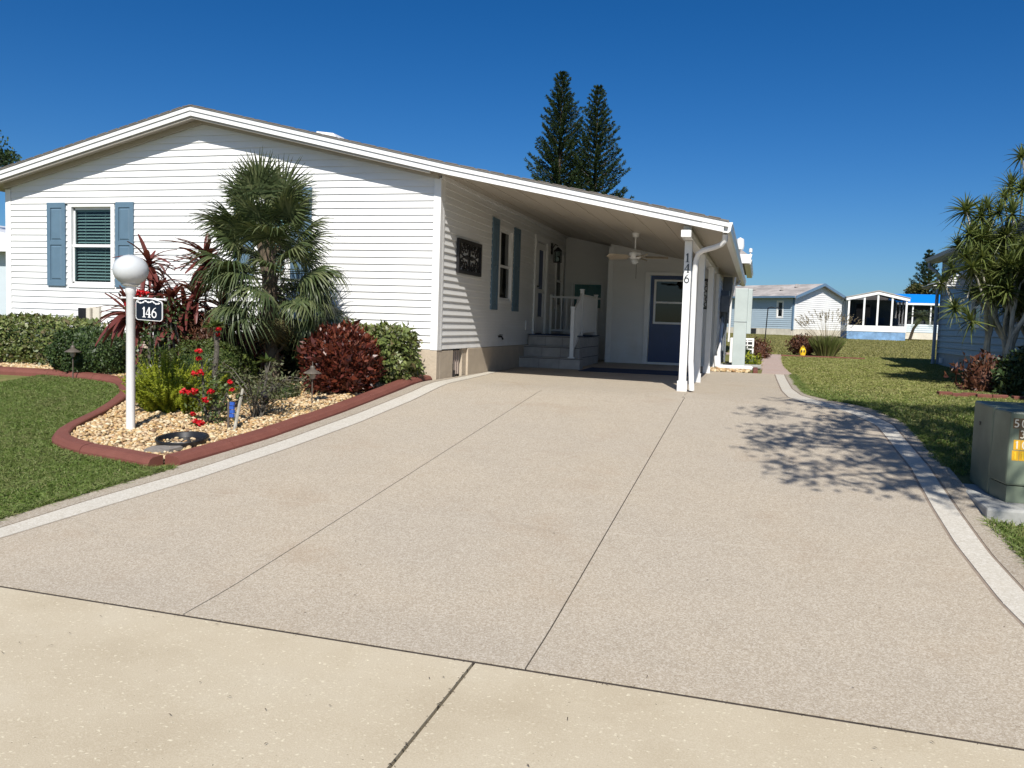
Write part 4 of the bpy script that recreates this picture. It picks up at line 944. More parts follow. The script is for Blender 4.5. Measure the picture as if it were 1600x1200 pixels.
for e in (-1, 1): ribbon(s, [(uc+e*.05, zc), (uc+e*.24, zc)], .03, ao, .009, .028)
s.build('scrollwork', M['black'], AP)
# lantern by the entry door
LT = empty('wall_lantern', 'black glass sided lantern on the wall beside the entry door', 'lantern', (XC+.02, 18.45, 2.4))
lo = MB(); lx, ly, lz = XC+.16, 18.45, 2.33
lo.box(XC+.013, XC+.035, ly-.06, ly+.06, 2.38, 2.62); lo.tube([(XC+.03, ly, 2.5), (XC+.10, ly, 2.60), (lx, ly, 2.56)], .012)
lo.lathe([(.0, .13), (.02, .12), (.095, .05), (.095, .03), (0, .03)], (lx, ly, lz+.08), 6, False); lo.box(lx-.075, lx+.075, ly-.075, ly+.075, lz-.13, lz-.115)
for a in (-1, 1):
    for c2 in (-1, 1): lo.box(lx+a*.07-.006, lx+a*.07+.006, ly+c2*.07-.006, ly+c2*.07+.006, lz-.115, lz+.11)
lo.build('lantern_frame', M['black'], LT); MB().box(lx-.06, lx+.06, ly-.06, ly+.06, lz-.11, lz+.10).build('pane', M['glass'], LT)
MB().lathe([(0, 0), (.02, .0), (.03, .04), (.02, .08), (0, .09)], (lx, ly, lz-.1), 10).build('bulb', M['white'], LT)
# ceiling fan
fx, fy = -2.04, 14.5
CF = empty('ceiling_fan', 'pale wooden bladed ceiling fan under the carport roof', 'ceiling fan', (fx, fy, 2.2)); zt = ztop(fx)-TH+.01
MB().lathe([(0, zt-.07), (.05, zt-.07), (.065, zt), (0, zt)], (fx, fy, 0), 16).tube([(fx, fy, zt-.05), (fx, fy, 2.13)], .012).lathe([(0, 1.99), (.07, 1.99), (.105, 2.03), (.105, 2.09), (.06, 2.13), (0, 2.14)], (fx, fy, 0), 20).build('motor', M['whitemetal'], CF)
MB().lathe([(0, 1.90), (.04, 1.905), (.07, 1.94), (.065, 1.985), (0, 1.99)], (fx, fy, 0), 16).build('light_bowl', M['globe'], CF)
MB().tube([(fx+.03, fy, 1.92), (fx+.03, fy, 1.66)], .004, 5).build('pull_chain', M['bronze'], CF)
for k in range(5):
    a = math.radians(8+72*k); cs, sn = math.cos(a), math.sin(a); m = MB(); V = []
    for r, w in ((.10, .02), (.16, .025), (.19, .055), (.35, .07), (.50, .065), (.55, .03)):
        for sg in (-1, 1):
            V.append((fx+cs*r-sn*w*sg, fy+sn*r+cs*w*sg, 2.025+.02*sg*(r > .17)))
    V2 = [(x, y, z-.008) for x, y, z in V]; n = len(V)
    F = [(2*i, 2*i+1, 2*i+3, 2*i+2) for i in range(5)]; F += [tuple(n+q for q in f[::-1]) for f in F]
    F += [(2*i, 2*i+2, n+2*i+2, n+2*i) for i in range(5)] + [(2*i+3, 2*i+1, n+2*i+1, n+2*i+3) for i in range(5)] + [(10, 11, n+11, n+10), (1, 0, n, n+1)]
    m.add(V+V2, F).build('fan_blade', M['fan'], CF)
# ================================================================== FRONT YARD
# lamp post ---------------------------------------------------------------
lx, ly = -6.19, 7.39; lz = G(ly)
LP = empty('lamp_post', 'white round globe lamp on a plain white post standing in the gravel bed', 'lamp post', (lx, ly, lz))
MB().lathe([(0, lz-.05), (.045, lz-.05), (.043, 1.02), (.052, 1.03), (.052, 1.10), (.085, 1.115), (.085, 1.135), (0, 1.14)], (lx, ly, 0), 20).build('pole', M['whitemetal'], LP)
MB().lathe([(0.075, 1.118), (.088, 1.118), (.088, 1.137), (.07, 1.137)], (lx, ly, 0), 24).build('collar', M['conc'], LP)
gp = [(.09, 1.128)]
for i in range(1, 22):
    a = -62+152*i/21; gp.append((max(.0, .172*math.cos(math.radians(a))), 1.268+.155*math.sin(math.radians(a))))
MB().lathe(gp, (lx, ly, 0), 40).build('globe', M['globe'], LP)
MB().tube([(lx-.10, ly, .985), (lx+.42, ly-.01, .975)], .009).tube([(lx+.42, ly-.01, .975), (lx+.435, ly-.01, .975)], .014).tube([(lx-.10, ly, .985), (lx-.115, ly, .985)], .014).build('sign_arm', M['whitemetal'], LP)
# address sign hanging from the arm
AS = empty('address_sign', 'navy and white hanging plaque with the number 146 and a floral border', 'sign', (lx+.26, ly-.02, .8))
sx0, sx1, sz0, sz1 = lx+.095, lx+.415, .765, .975
sf = lambda u, o, z: (u, ly-.03-o, z-.035*(u-sx0))
def plaque(gw):
    a, b, c, d = sx0+gw, sx1-gw, sz0+gw, sz1-gw; r = .03-gw*.5; pts = []
    for (ox, oz, a0) in ((a+r, c+r, 180), (b-r, c+r, 270), (b-r, d-.04, 0)):
        for k in range(5): t_2 = math.radians(a0+90*k/4); pts.append((ox+r*math.cos(t_2), oz+(r if a0 != 0 else .035)*math.sin(t_2)))
    for k in range(9):
        t = k/8; x = (b-r)+((a+r)-(b-r))*t; pts.append((x, d-.005+.02*math.sin(PI*t)))
    for k in range(5): t_2 = math.radians(90+90*k/4); pts.append((a+r+r*math.cos(t_2), d-.04+.035*math.sin(t_2)))
    return pts
MB().prism(plaque(0), 0, .01, lambda u, z, o: sf(u, o, z)).build('plaque', M['white'], AS)
MB().prism(plaque(.007), .0101, .012, lambda u, z, o: sf(u, o, z)).build('plaque_face', M['navy'], AS)
for ch, u in (('1', .075), ('4', .125), ('6', .195)):
    digit(ch, sx0+u, sz0+.03, .105, sf, .0122, .016, .12).build('numeral', M['white'], AS, 'white serif numeral %s on the plaque' % ch)
fl = MB()
for i in range(26):
    t = i/25; u = sx0+.03+t*(sx1-sx0-.06); z = sz1-.028+.02*math.sin(PI*t)-abs(math.sin(t*9.4))*.018; r = .008 if i % 3 else .012
    a0 = random.random()*6
    fl.prism([(u+r*math.cos(a0+2*PI*k/6)*(1 if k % 2 else .55), z+r*math.sin(a0+2*PI*k/6)*(1 if k % 2 else .6)) for k in range(6)], .0122, .0145+.0001*i, lambda uu, zz, o: sf(uu, o, zz))
fl.build('floral_border', M['white'], AS)
# path lights -------------------------------------------------------------
def pathlight(x, y, z, s, label):
    e = empty('path_light', label, 'path light', (x, y, G(y)), 'bronze path lights in the flower beds')
    MB().tube([(x, y, G(y)-.03), (x, y, z-.04)], .008).build('stake', M['bronze'], e)
    MB().lathe([(0, z+.07), (.022, z+.07), (.03, z+.055), (.03, z+.03), (.045, z+.02), (.105*s, z-.012), (.11*s, z-.02), (.05, z-.012), (0, z-.01)], (x, y, 0), 18).tube([(x, y, z+.07), (x, y, z+.12)], .006).build('lamp_shade', M['bronze'], e)
    MB().lathe([(0, z-.09), (.025, z-.085), (.038, z-.05), (.035, z-.011), (0, z-.011)], (x, y, 0), 14).build('lens', M['fan'], e)
pathlight(-9.17, 9.80, .27, 1, 'bronze mushroom path light in front of the dark rounded bush by the lawn')
pathlight(-5.05, 9.10, .20, 1, 'bronze mushroom path light in front of the oxblood bush by the driveway')
# black saucer, flagstone, blue tag, black spotlight ------------------------
s = empty('pot_saucer', 'black plastic saucer half sunk in the gravel near the red edging', 'saucer', (-5.30, 7.04, G(7.04)))
V = []; 
m = MB().lathe([(0, .0), (.20, .0), (.215, .045), (.235, .05), (.24, .04), (.225, -.01), (0, -.012)], (0, 0, 0), 32)
m.v = [(x*1.05-5.30, y*1.0+7.04, z*1.0+G(7.04+y)+.022) for x, y, z in m.v]; m.build('dish', M['water_tray'], s)
X = rng.normal(-5.40, .06, 9); Y = rng.normal(6.95, .04, 9)
V_, F_ = stones(X, Y, .008, .02, .0); V_[:, 2] += .03; add_np('stones_in_dish', (V_, F_), M['stone'], s, None, 'stuff', True)
tag(MB().prism([(-5.40, 6.62), (-5.17, 6.68), (-5.13, 6.82), (-5.22, 6.86), (-5.42, 6.76)], .0, .03, lambda u, w, z: (u, w, G(w)+z+.012)).build('stepping_stone', M['flag']), 'flat grey stone lying at the corner of the edging', 'stepping stone')
t = empty('plant_marker', 'blue plastic tag on a dark stake in the gravel', 'marker', (-5.22, 7.7, G(7.7)))
MB().box(-5.246, -5.222, 7.69, 7.70, G(7.7)-.03, -.06).build('stake', M['bronze'], t); m = MB()
for k in range(4): m.box(-5.218+.003*(k % 2), -5.17+.003*(k % 2), 7.685, 7.71, -.215+k*.041, -.180+k*.041)
m.build('tag', M['bluetag'], t)
sp = empty('garden_spotlight', 'small black spotlight among the grey green sparse shrub', 'spotlight', (-5.25, 8.35, G(8.35)))
MB().tube([(-5.22, 8.35, G(8.35)-.02), (-5.22, 8.35, -.12)], .010).build('stake', M['black'], sp); MB().tube([(-5.19, 8.30, -.02), (-5.27, 8.38, -.12), (-5.29, 8.40, -.14)], [.045, .035, .02], 12).build('spot_head', M['black'], sp)

# ------------------------------------------------------------------ bush generators
def bush(name, label, cat, c, r, n, mat, lsize, lw=.5, power=2.6, rough=.10, up=.35, coremat='twig', gapz=0, stems=0, group=None, shell=.22, spiky=0):
    """c centre, r radii; leaves spread through the outer shell of a lumpy rounded box"""
    c = np.array(c, float); r = np.array(r, float); zb = G(c[1])
    e = empty(name, label, cat, (c[0], c[1], zb), group)
    d = rand_dirs(n); k = (np.abs(d)**power).sum(1)**(-1/power)
    ph = rng.random((6, 3))*6; fr = rng.uniform(2, 5.5, (6, 3)); lump = np.zeros(n)
    for a, b in zip(ph, fr): lump += np.sin((d*b+a).sum(1)*1.6)
    k = k*(1+rough*lump/2.0)*(1-shell*rng.random(n)**1.4)*np.where(rng.random(n) < .05, rng.uniform(1.02, 1.16, n), 1)
    P = c + d*k[:, None]*r; P[:, 2] = np.maximum(P[:, 2], zb+.02+rng.random(n)*.05)
    Nn = nrm(d*np.array([1, 1, .9]) + rng.normal(0, .55, (n, 3)) + [0, 0, .35])
    D = nrm(np.cross(Nn, rand_dirs(n)) + d*(.45+spiky) + [0, 0, up])
    L = lsize*np.exp(rng.normal(0, .33, n))
    add_np('foliage', leaves(P, D, Nn, L, L*lw), mat, e)
    # inner twigs
    m = MB()
    for i in range(26+stems):
        dd = rand_dirs(1)[0]; dd[2] = abs(dd[2])*.9+.15; kk = .9*(abs(dd)**power).sum()**(-1/power)
        q = c+dd*kk*r; q[2] = max(q[2], zb+.1); b0 = Vector((c[0]+(q[0]-c[0])*.25, c[1]+(q[1]-c[1])*.25, zb-.02)); md = (b0+Vector(q))/2+Vector((random.uniform(-.03, .03), 0, .03))
        m.tube([b0, md, Vector(q)], [.011, .008, .003], 5, False)
    m.build('stems', M[coremat], e)
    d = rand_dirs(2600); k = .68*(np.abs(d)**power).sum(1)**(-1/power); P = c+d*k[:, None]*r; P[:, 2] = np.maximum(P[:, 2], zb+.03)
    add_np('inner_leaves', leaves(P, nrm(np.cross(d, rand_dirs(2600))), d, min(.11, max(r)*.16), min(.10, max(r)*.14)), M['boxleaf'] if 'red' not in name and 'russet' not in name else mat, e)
    return e
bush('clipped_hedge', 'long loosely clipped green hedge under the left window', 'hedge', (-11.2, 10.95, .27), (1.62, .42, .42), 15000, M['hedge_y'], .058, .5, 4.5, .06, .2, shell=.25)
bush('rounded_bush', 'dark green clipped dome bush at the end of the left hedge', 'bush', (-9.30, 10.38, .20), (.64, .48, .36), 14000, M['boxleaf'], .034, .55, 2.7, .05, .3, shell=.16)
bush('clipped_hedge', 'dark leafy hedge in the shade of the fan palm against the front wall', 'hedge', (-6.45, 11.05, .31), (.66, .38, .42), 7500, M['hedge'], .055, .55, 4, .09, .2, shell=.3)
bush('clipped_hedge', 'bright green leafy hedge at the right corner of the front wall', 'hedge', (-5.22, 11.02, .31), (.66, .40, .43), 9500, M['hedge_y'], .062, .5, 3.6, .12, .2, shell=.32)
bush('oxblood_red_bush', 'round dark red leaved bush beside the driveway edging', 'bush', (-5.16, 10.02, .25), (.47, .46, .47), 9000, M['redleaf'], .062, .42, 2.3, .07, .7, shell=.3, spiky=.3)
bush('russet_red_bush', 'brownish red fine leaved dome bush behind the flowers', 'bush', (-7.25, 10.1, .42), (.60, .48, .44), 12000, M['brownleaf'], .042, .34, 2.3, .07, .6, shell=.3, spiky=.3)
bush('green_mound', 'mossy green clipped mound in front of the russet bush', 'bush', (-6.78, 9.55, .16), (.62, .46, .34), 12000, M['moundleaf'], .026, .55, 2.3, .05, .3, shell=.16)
# small leafy shrub clump left of the mound
bush('leafy_shrub', 'low mixed green shrub at the foot of the maroon strap leaved plants', 'shrub', (-7.75, 9.95, .22), (.40, .32, .34), 2600, M['hedge_y'], .07, .5, 2, .2, .4, shell=.6)
bush('seedling_patch', 'thin straggly groundcover plants in the gravel by the oxblood bush', 'plant', (-5.75, 9.45, -.10), (.42, .40, .15), 700, M['rose'], .045, .35, 2, .3, .6, shell=.9)

# foxtail fern ------------------------------------------------------------
FX = empty('foxtail_fern', 'bright lime green feathery fern bush beside the white lamp post', 'fern', (-6.42, 8.35, G(8.35)))
stemm = MB(); parts = []
for i in range(125):
    a = random.random()*2*PI; rr_ = random.random()**.6; lean = rr_*.8; L = random.uniform(.62, .86)*(1-.25*rr_)
    b = np.array([-6.50+.20*rr_*math.cos(a), 8.35+.2*rr_*math.sin(a), G(8.35)-.02]); d = np.array([math.cos(a)*lean*1.05, math.sin(a)*lean, 1.0]); d /= np.linalg.norm(d)
    if i % 4 == 0: b[0] += .28
    n = 330; t = rng.random(n); P = b + d*L*t[:, None]; P[:, 2] -= .16*lean*t*t*L*2; P[:, 0] += math.cos(a)*.10*t*t*lean
    rad = .042*np.sin(np.clip(t*1.05+.08, 0, 1)*PI)**.5*np.clip((1.03-t)*5, 0, 1)
    q = rand_dirs(n); q -= (q@d)[:, None]*d; q = nrm(q); D = nrm(q + d*.8)
    parts.append(leaves(P, D, rand_dirs(n)*.6+[.2, -.5, .8], rad*1.2+.006, .011)); stemm.tube([b, b+d*L*.5, b+d*L*.95-np.array([0, 0, .12*lean*L])], [.005, .004, .002], 4, False)
add_np('fronds', merge(parts), M['fern'], FX); stemm.build('stems', M['eulf'], FX)

# crown of thorns -----------------------------------------------------------
def euphorbia(label, stems, heads, leafn, base):
    e = empty('crown_of_thorns', label, 'flowering plant', (base[0], base[1], G(base[1])))
    m = MB(); th = []
    for pts, r in stems:
        m.tube(pts, r, 8); P = np.array(pts, float)
        for a, b in zip(P[:-1], P[1:]):
            L = np.linalg.norm(b-a); n = int(L*420); t = rng.random((n, 1)); dd = nrm((b-a)[None]); q = rand_dirs(n); q -= (q*dd).sum(1)[:, None]*dd; q = nrm(q)
            rr0 = r[0] if hasattr(r, '__len__') else r
            th.append(leaves(a+(b-a)*t+q*rr0*.8, q, rand_dirs(n), .022, .005, 0))
    m.build('stem', M['stalk'], e); add_np('thorns', merge(th), M['twig'], e, None, 'stuff')
    for i, (x, y, z, s) in enumerate(heads):
        n = int(34*s*s)+14; d = rand_dirs(n); P = np.array([x, y, z])+d*np.array([.034, .034, .024])*s*rng.uniform(.6, 1, (n, 1))
        Nn = nrm(d+rng.normal(0, .3, (n, 3))); D = nrm(np.cross(Nn, rand_dirs(n)))
        add_np('flower_cluster', leaves(P, D, Nn, .026, .026, .05), M['petal'], e)
        if leafn:
            n = 12; d = rand_dirs(n); d[:, 2] = -abs(d[:, 2])*.3; add_np('leaf_whorl', leaves(np.array([x, y, z-.02*s])+d*.012, d+[0, 0, .2], np.array([[0, 0, 1.]]), .055*s**.5, .026), M['eulf'], e)
    return e
euphorbia('tall thorny grey stem with a leafy top and one red flower, before the green mound', [([(-5.80, 8.3, G(8.3)), (-5.83, 8.3, .15), (-5.80, 8.3, .45), (-5.82, 8.3, .68)], [.030, .029, .027, .022])], [(-5.73, 8.22, .68, .8), (-5.76, 8.26, .62, .5)], True, (-5.80, 8.3))
E_ = empty('x', '', ''); bpy.data.objects.remove(E_)
d = rand_dirs(46); d[:, 2] = np.abs(d[:, 2])*.5
top = [o for o in bpy.data.objects if o.name.startswith('crown_of_thorns')][0]
add_np('leaves', leaves(np.array([-5.84, 8.3, .70])+d*.02, d, np.array([[0, 0, 1.]]), rng.uniform(.07, .14, 46), .045), M['eulf'], top)
yb = 7.85; zb = G(yb)
euphorbia('low crown of thorns shrub covered in scarlet flower clusters on the gravel',
    [([(-5.60, yb, zb), (-5.64, yb, -.08), (-5.66, yb, .2), (-5.68, yb, .38)], [.016, .014, .012, .009]), ([(-5.58, yb, zb), (-5.56, yb, -.2), (-5.52, yb, -.05)], [.016, .013, .01]), ([(-5.60, yb, zb+.1), (-5.72, yb, -.06), (-5.84, yb-.02, -.02)], [.013, .011, .008]), ([(-5.55, yb+.05, zb), (-5.44, yb+.05, -.1), (-5.38, yb+.05, .06)], [.014, .012, .008]), ([(-5.57, yb, zb+.02), (-5.54, yb-.08, zb+.1)], [.012, .01])],
    [(-5.67, 7.80, .45, 1.1), (-5.69, 7.82, .37, .9), (-5.66, 7.80, .225, 1.15), (-5.73, 7.80, .21, 1.0), (-5.86, 7.8, .01, 1.1), (-5.79, 7.8, .0, .9), (-5.71, 7.78, .02, 1.25), (-5.55, 7.76, -.06, 1.4), (-5.50, 7.78, .03, 1.1), (-5.57, 7.70, -.31, 1.4), (-5.65, 7.72, -.29, 1.0), (-5.36, 7.9, .13, .9), (-5.33, 7.9, .05, .7), (-5.70, 7.74, -.22, .8)], True, (-5.60, yb))
bt = bpy.data.objects['crown_of_thorns.001'] if 'crown_of_thorns.001' in bpy.data.objects else None
n = 420; P = np.stack([rng.normal(-5.55, .13, n), rng.normal(7.88, .08, n), rng.uniform(zb+.02, .16, n)], 1)
add_np('leaves', leaves(P, rand_dirs(n)+[0, 0, .3], rand_dirs(n)+[0, -.4, 1], rng.uniform(.03, .07, n), .026), M['eulf'], bt)

# sparse shrub with bare arching branches -----------------------------------
DR = empty('sparse_shrub', 'straggly half bare shrub with arching grey branches in the gravel', 'shrub', (-5.25, 8.3, G(8.3)))
m = MB(); lv = []
for i in range(24):
    a = random.random()*2*PI; L = random.uniform(.25, .55); b = Vector((-5.26+random.uniform(-.05, .05), 8.3+random.uniform(-.05, .05), G(8.3)-.02)); h = random.uniform(.25, .85)
    p1 = b+Vector((math.cos(a)*L*.2, math.sin(a)*L*.2, h*.42)); p2 = b+Vector((math.cos(a)*L*.62, math.sin(a)*L*.5, h*.78)); p3 = b+Vector((math.cos(a)*L+.05*random.random(), math.sin(a)*L*.8, h*(.7+.25*random.random())))
    m.tube([b, p1, p2, p3], [.012, .009, .006, .002], 5, False)
    for k in range(5):
        q = p1.lerp(p3, random.random()); dd = Vector(rand_dirs(1)[0])*.12; dd.z = abs(dd.z); m.tube([q, q+dd], [.003, .001], 3, False); lv.append(q+dd)
    lv += [p3, p2.lerp(p3, .5), p2.lerp(p3, .8)]
m.build('branches', M['stalk'], DR)
L_ = np.repeat(np.array([tuple(v) for v in lv]), 5, 0); n = len(L_)
add_np('leaves', leaves(L_+rng.normal(0, .03, (n, 3)), rand_dirs(n)+[0, 0, .5], rand_dirs(n)+[0, 0, .8], rng.uniform(.03, .06, n), .022), M['rose'], DR)
for k, (x0, x1, y1, z1) in enumerate(((-5.30, -5.11, 8.0, .3), (-5.42, -5.35, 8.12, -.02))):
    pass
m = MB().tube([(-5.34, 8.0, G(8)-.02), (-5.38, 8.0, -.15), (-5.47, 8.0, .0)], [.014, .012, .01], 7).tube([(-5.12, 7.62, G(7.62)-.02), (-5.18, 7.8, -.12), (-5.27, 8.0, .05)], [.018, .017, .014], 7)
m.build('leaning_stem', M['bark'], DR)
# round leaved sprig in front of the palm
SG = empty('leafy_sprig', 'small thorny stem with a green leaf tuft in front of the palm trunk', 'plant', (-5.72, 9.2, G(9.2)))
MB().tube([(-5.72, 9.2, G(9.2)-.02), (-5.73, 9.2, .27)], .022).tube([(-5.66, 9.2, G(9.2)-.02), (-5.66, 9.2, .1)], .016).build('stem', M['stalk'], SG)
d = rand_dirs(40); d[:, 2] = np.abs(d[:, 2])*.5; add_np('leaves', leaves(np.array([-5.73, 9.2, .28])+d*.02, d, np.array([[0, 0, 1.]]), rng.uniform(.07, .15, 40), .05), M['eulf'], SG)

# ------------------------------------------------------------------ cordylines
lfm = []
for k in range(5):
    V, F = strips(np.zeros((1, 3)), np.array([[1., 0, .25]]), np.array([[0, 0, 1.]]),   .37, .074, .15+.24*k, 6, .1, lambda t: max(.06, math.sin(PI*min(1, t*.82+.12))**.7))
    V = np.array(V); V[0::2, 2] += .0; 
    mid = (V[0::2]+V[1::2])/2; mid[:, 2] -= .012
    Vn = np.stack([V[0::2], mid, V[1::2]], 1).reshape(-1, 3); Fn = []
    for i in range(6): Fn += [[3*i, 3*i+1, 3*i+4, 3*i+3], [3*i+1, 3*i+2, 3*i+5, 3*i+4]]
    lfm.append((Vn, Fn))
def cordyline(label, base, heads):
    e = empty('cordyline', label, 'plant', (base[0], base[1], G(base[1]))); e['group'] = 'maroon strap leaved cordylines against the front wall'
    m = MB()
    mats = [npmesh('cordyline_leaf', V, F, M['cordyobj'], True) for V, F in lfm] if not hasattr(cordyline, 'ms') else cordyline.ms
    cordyline.ms = mats
    for (x, y, z, s, n) in heads:
        m.tube([(base[0]+(x-base[0])*.2, base[1], G(base[1])-.03), (base[0]+(x-base[0])*.7, (base[1]+y)/2, z*.5), (x, y, z-.03)], [.020, .017, .013], 7)
        for i in range(int(n*2.3)):
            n2 = int(n*2.3)
            o = link('leaf', random.choice(mats), e); az = i*2.399+random.random()*.5; el = -.25+1.6*(i/n2)+random.uniform(-.15, .15)
            o.rotation_euler = (random.uniform(-.3, .3), -el+.25, az); o.location = Vector((x, y, z-.08+.14*i/n2))-BASE[e.name]; q = 1.12*s*random.uniform(.75, 1.2); o.scale = (q, q, q)
    m.build('cane', M['bark'], e)
cordyline('tall maroon cordyline left of the palm with its top leaf head above the lamp globe', (-7.95, 9.95), [(-8.0, 9.9, 1.46, .85, 17), (-7.86, 9.9, 1.12, .85, 17), (-7.60, 9.85, .98, .8, 16), (-7.5, 9.7, .72, .75, 16), (-7.75, 9.8, .85, .7, 12)])
cordyline('maroon cordyline half hidden behind the fan palm fronds', (-7.2, 9.98), [(-7.10, 9.9, 1.52, .95, 22), (-7.25, 9.9, 1.05, .9, 18), (-7.42, 9.9, .80, .85, 16), (-6.9, 10.0, .9, .9, 14)])
cordyline('low spreading cordyline head left of the white lamp post pole', (-8.2, 9.85), [(-8.22, 9.8, .80, 1.0, 26), (-7.95, 9.75, .62, .75, 12)])
cordyline('small cordyline tips showing right of the russet bush', (-6.62, 10.3), [(-6.62, 10.2, .62, .75, 12), (-6.40, 10.3, .42, .6, 8)])
# red flowers on the tall plant under the globe
e = empty('crown_of_thorns', 'clump of green leaves and red blooms just right of the lamp globe', 'flowering plant', (-7.62, 9.6, G(9.6)))
mm = MB()
for k in range(7): mm.tube([(-7.75+.07*k, 9.6, G(9.6)-.02), (-7.76+.08*k, 9.62, .35), (-7.72+.06*k, 9.6, .75)], [.022, .02, .012], 6)
mm.build('stem', M['stalk'], e)
n = 800; P = np.stack([rng.normal(-7.55, .2, n), rng.normal(9.62, .12, n), rng.uniform(.0, 1.02, n)], 1); add_np('leaves', leaves(P, rand_dirs(n)+[0, 0, .3], rand_dirs(n)+[0, -.3, 1], rng.uniform(.04, .10, n), .034), M['hedge'], e)
for (x, z) in ((-7.80, 1.16), (-7.72, 1.15), (-7.95, 1.0), (-7.88, .98)):
    n = 46; d = rand_dirs(n); add_np('flower_cluster', leaves(np.array([x, 9.45, z-.06])+d*np.array([.055, .04, .028]), rand_dirs(n), d, .035, .032), M['petal'], e)

# ------------------------------------------------------------------ fan palm
px_, py_ = -6.10, 9.95; pz = G(py_)
FP = empty('fan_palm', 'shaggy dark green fan palm growing before the white gable wall', 'palm', (px_, py_, pz))
tr = MB(); pts = []; rad = []
for i in range(15):
    z = pz-.05+i*.15; pts.append((px_+.02*math.sin(i*.8)-.15*(i/14)**1.5, py_, z)); rad.append(.075+.012*(i % 2)+(.02 if i > 6 else 0))
tr.tube(pts, rad, 12); tr.build('trunk', M['palmbark'], FP)
bt_ = MB()
for i in range(60):
    a = i*2.399; z = .15+i*.029; r0 = .075; p = Vector((px_+math.cos(a)*r0, py_+math.sin(a)*r0, z)); q = p+Vector((math.cos(a)*.07, math.sin(a)*.07, .10)); bt_.tube([p, q], [.02, .009], 5)
bt_.build('leaf_bases', M['palmbark'], FP)
def fan_mesh(droop, seed, Lm=.60, pet=.50):
    r = np.random.default_rng(seed); n = 32; V = []; F = []; b = 0
    # petiole along +x bent slightly down
    hub = np.array([pet, 0, -.05])
    k = 6
    for i in range(k+1):
        t = i/k; w = .012*(1-.35*t); c = np.array([pet*t, 0, -.05*t*t])
        for s in ((-1, 0), (0, 1), (1, 0), (0, -1)): V.append(c+np.array([0, s[0]*w, s[1]*w*.6]))
    for i in range(k):
        for j in range(4): F.append([i*4+j, i*4+(j+1) % 4, (i+1)*4+(j+1) % 4, (i+1)*4+j])
    b = len(V)
    for i in range(n):
        a = math.radians(-128+256*i/(n-1))+r.normal(0, .02); L = Lm*(.72+.28*math.cos(a*.55))*r.uniform(.93, 1.06)
        d = np.array([math.cos(a), math.sin(a), 0]); sd = np.array([-math.sin(a), math.cos(a), 0]); seg = 5; dr = droop*r.uniform(.7, 1.5)
        fold = .25 if i % 2 else -.25
        for q in range(seg+1):
            t = q/seg; w = (.026*(t/.35)+.004 if t < .35 else .028*(1-((t-.35)/.65)**1.1)+.002)
            c = hub+d*L*t*(1-.30*dr*t*t); c[2] += .10*L*math.cos(a*1.2)*t-dr*L*max(0, t-.35)**1.6*1.5
            V.append(c-sd*w*.5+np.array([0, 0, -fold*w*.5])); V.append(c+sd*w*.5+np.array([0, 0, fold*w*.5]))
        for q in range(seg): F.append([b+2*q, b+2*q+1, b+2*q+3, b+2*q+2])
        b += 2*(seg+1)
    return npmesh('fan_frond', np.array(V), np.array(F), M['frond'])
fm = [fan_mesh(d, s, .50, .55) for s, d in enumerate((.18, .34, .5, .68, .85))]
fdry = fan_mesh(1.3, 9, .5, .35); fdry.materials[0] = M['frond_dry']
NF = 92
for i in range(NF):
    t = i/(NF-1); az = i*2.39996+random.uniform(-.25, .25); el = math.radians(-20+96*t**1.1+random.uniform(-19, 19)*(1-.6*t)); z = 1.06+.96*t+random.uniform(-.08, .08)
    k = min(4, max(0, int((1-t)*4.2+random.uniform(-.4, .9))))
    o = link('frond', fm[k], FP); o.rotation_euler = (random.uniform(-.6, .6), -el, az)
    o.location = Vector((px_-.15*t+.06*math.cos(az), py_+.06*math.sin(az), z))-BASE[FP.name]; s = random.uniform(.84, 1.12)*(1.06-.12*t); o.scale = (s, s*random.uniform(.85, 1), s)
for i in range(7):
    az = i*.9+.3; o = link('dry_frond', fdry, FP, 'drooping dried frond'); o.rotation_euler = (0, math.radians(62), az); o.location = Vector((px_, py_, 1.0))-BASE[FP.name]; o.scale = (.75,)*3
# ================================================================== RIGHT SIDE: cabinet, neighbour, trees
# pad and green cabinet
tz = -.415
pad = MB()
pp = [(1.66, 6.82), (3.1, 6.86), (3.1, 8.35), (1.66, 8.20)]
pad.prism(pp, -.55, tz+.05, lambda u, w, z: (u, w, z)); tag(pad.build('concrete_pad', M['conc'], bevel=.02), 'weathered concrete pad under the green utility cabinet', 'concrete pad')
TC = empty('utility_cabinet', 'olive green metal utility cabinet with yellow number stickers', 'utility cabinet', (2.3, 7.5, tz+.05))
z0, z1 = tz+.052, .30
# plan: back hood and chamfered front
hood = [(1.80, 7.42), (1.80, 8.02), (2.95, 8.02), (2.95, 7.42)]
fr_ = [(1.795, 7.412), (1.84, 7.10), (2.91, 7.10), (2.955, 7.412)]
MB().prism(hood, z0, z1+.03, lambda u, w, z: (u, w, z)).build('cabinet_back', M['green_metal'], TC, bevel=.018)
lo = MB()
n = len(fr_); V = [(u, w, z0+.13) for u, w in fr_] + [(u+(.01 if u < 2 else -.01), w+(.0 if w > 7.3 else .015), z1+.02) for u, w in fr_]
lo.add(V, [tuple(range(n)), tuple(range(2*n-1, n-1, -1))]+[(i, (i+1) % n, n+(i+1) % n, n+i) for i in range(n)])
lo.build('cabinet_door', M['green_metal'], TC, bevel=.016)
fb = [(1.81, 7.412), (1.852, 7.115), (2.898, 7.115), (2.94, 7.412)]
MB().prism(fb, z0, z0+.125, lambda u, w, z: (u, w, z)).build('cabinet_sill', M['green_metal'], TC)
MB().tube([(1.797, 7.78, .16), (1.792, 7.78, .16)], .016).build('side_bolt', M['bronze'], TC)
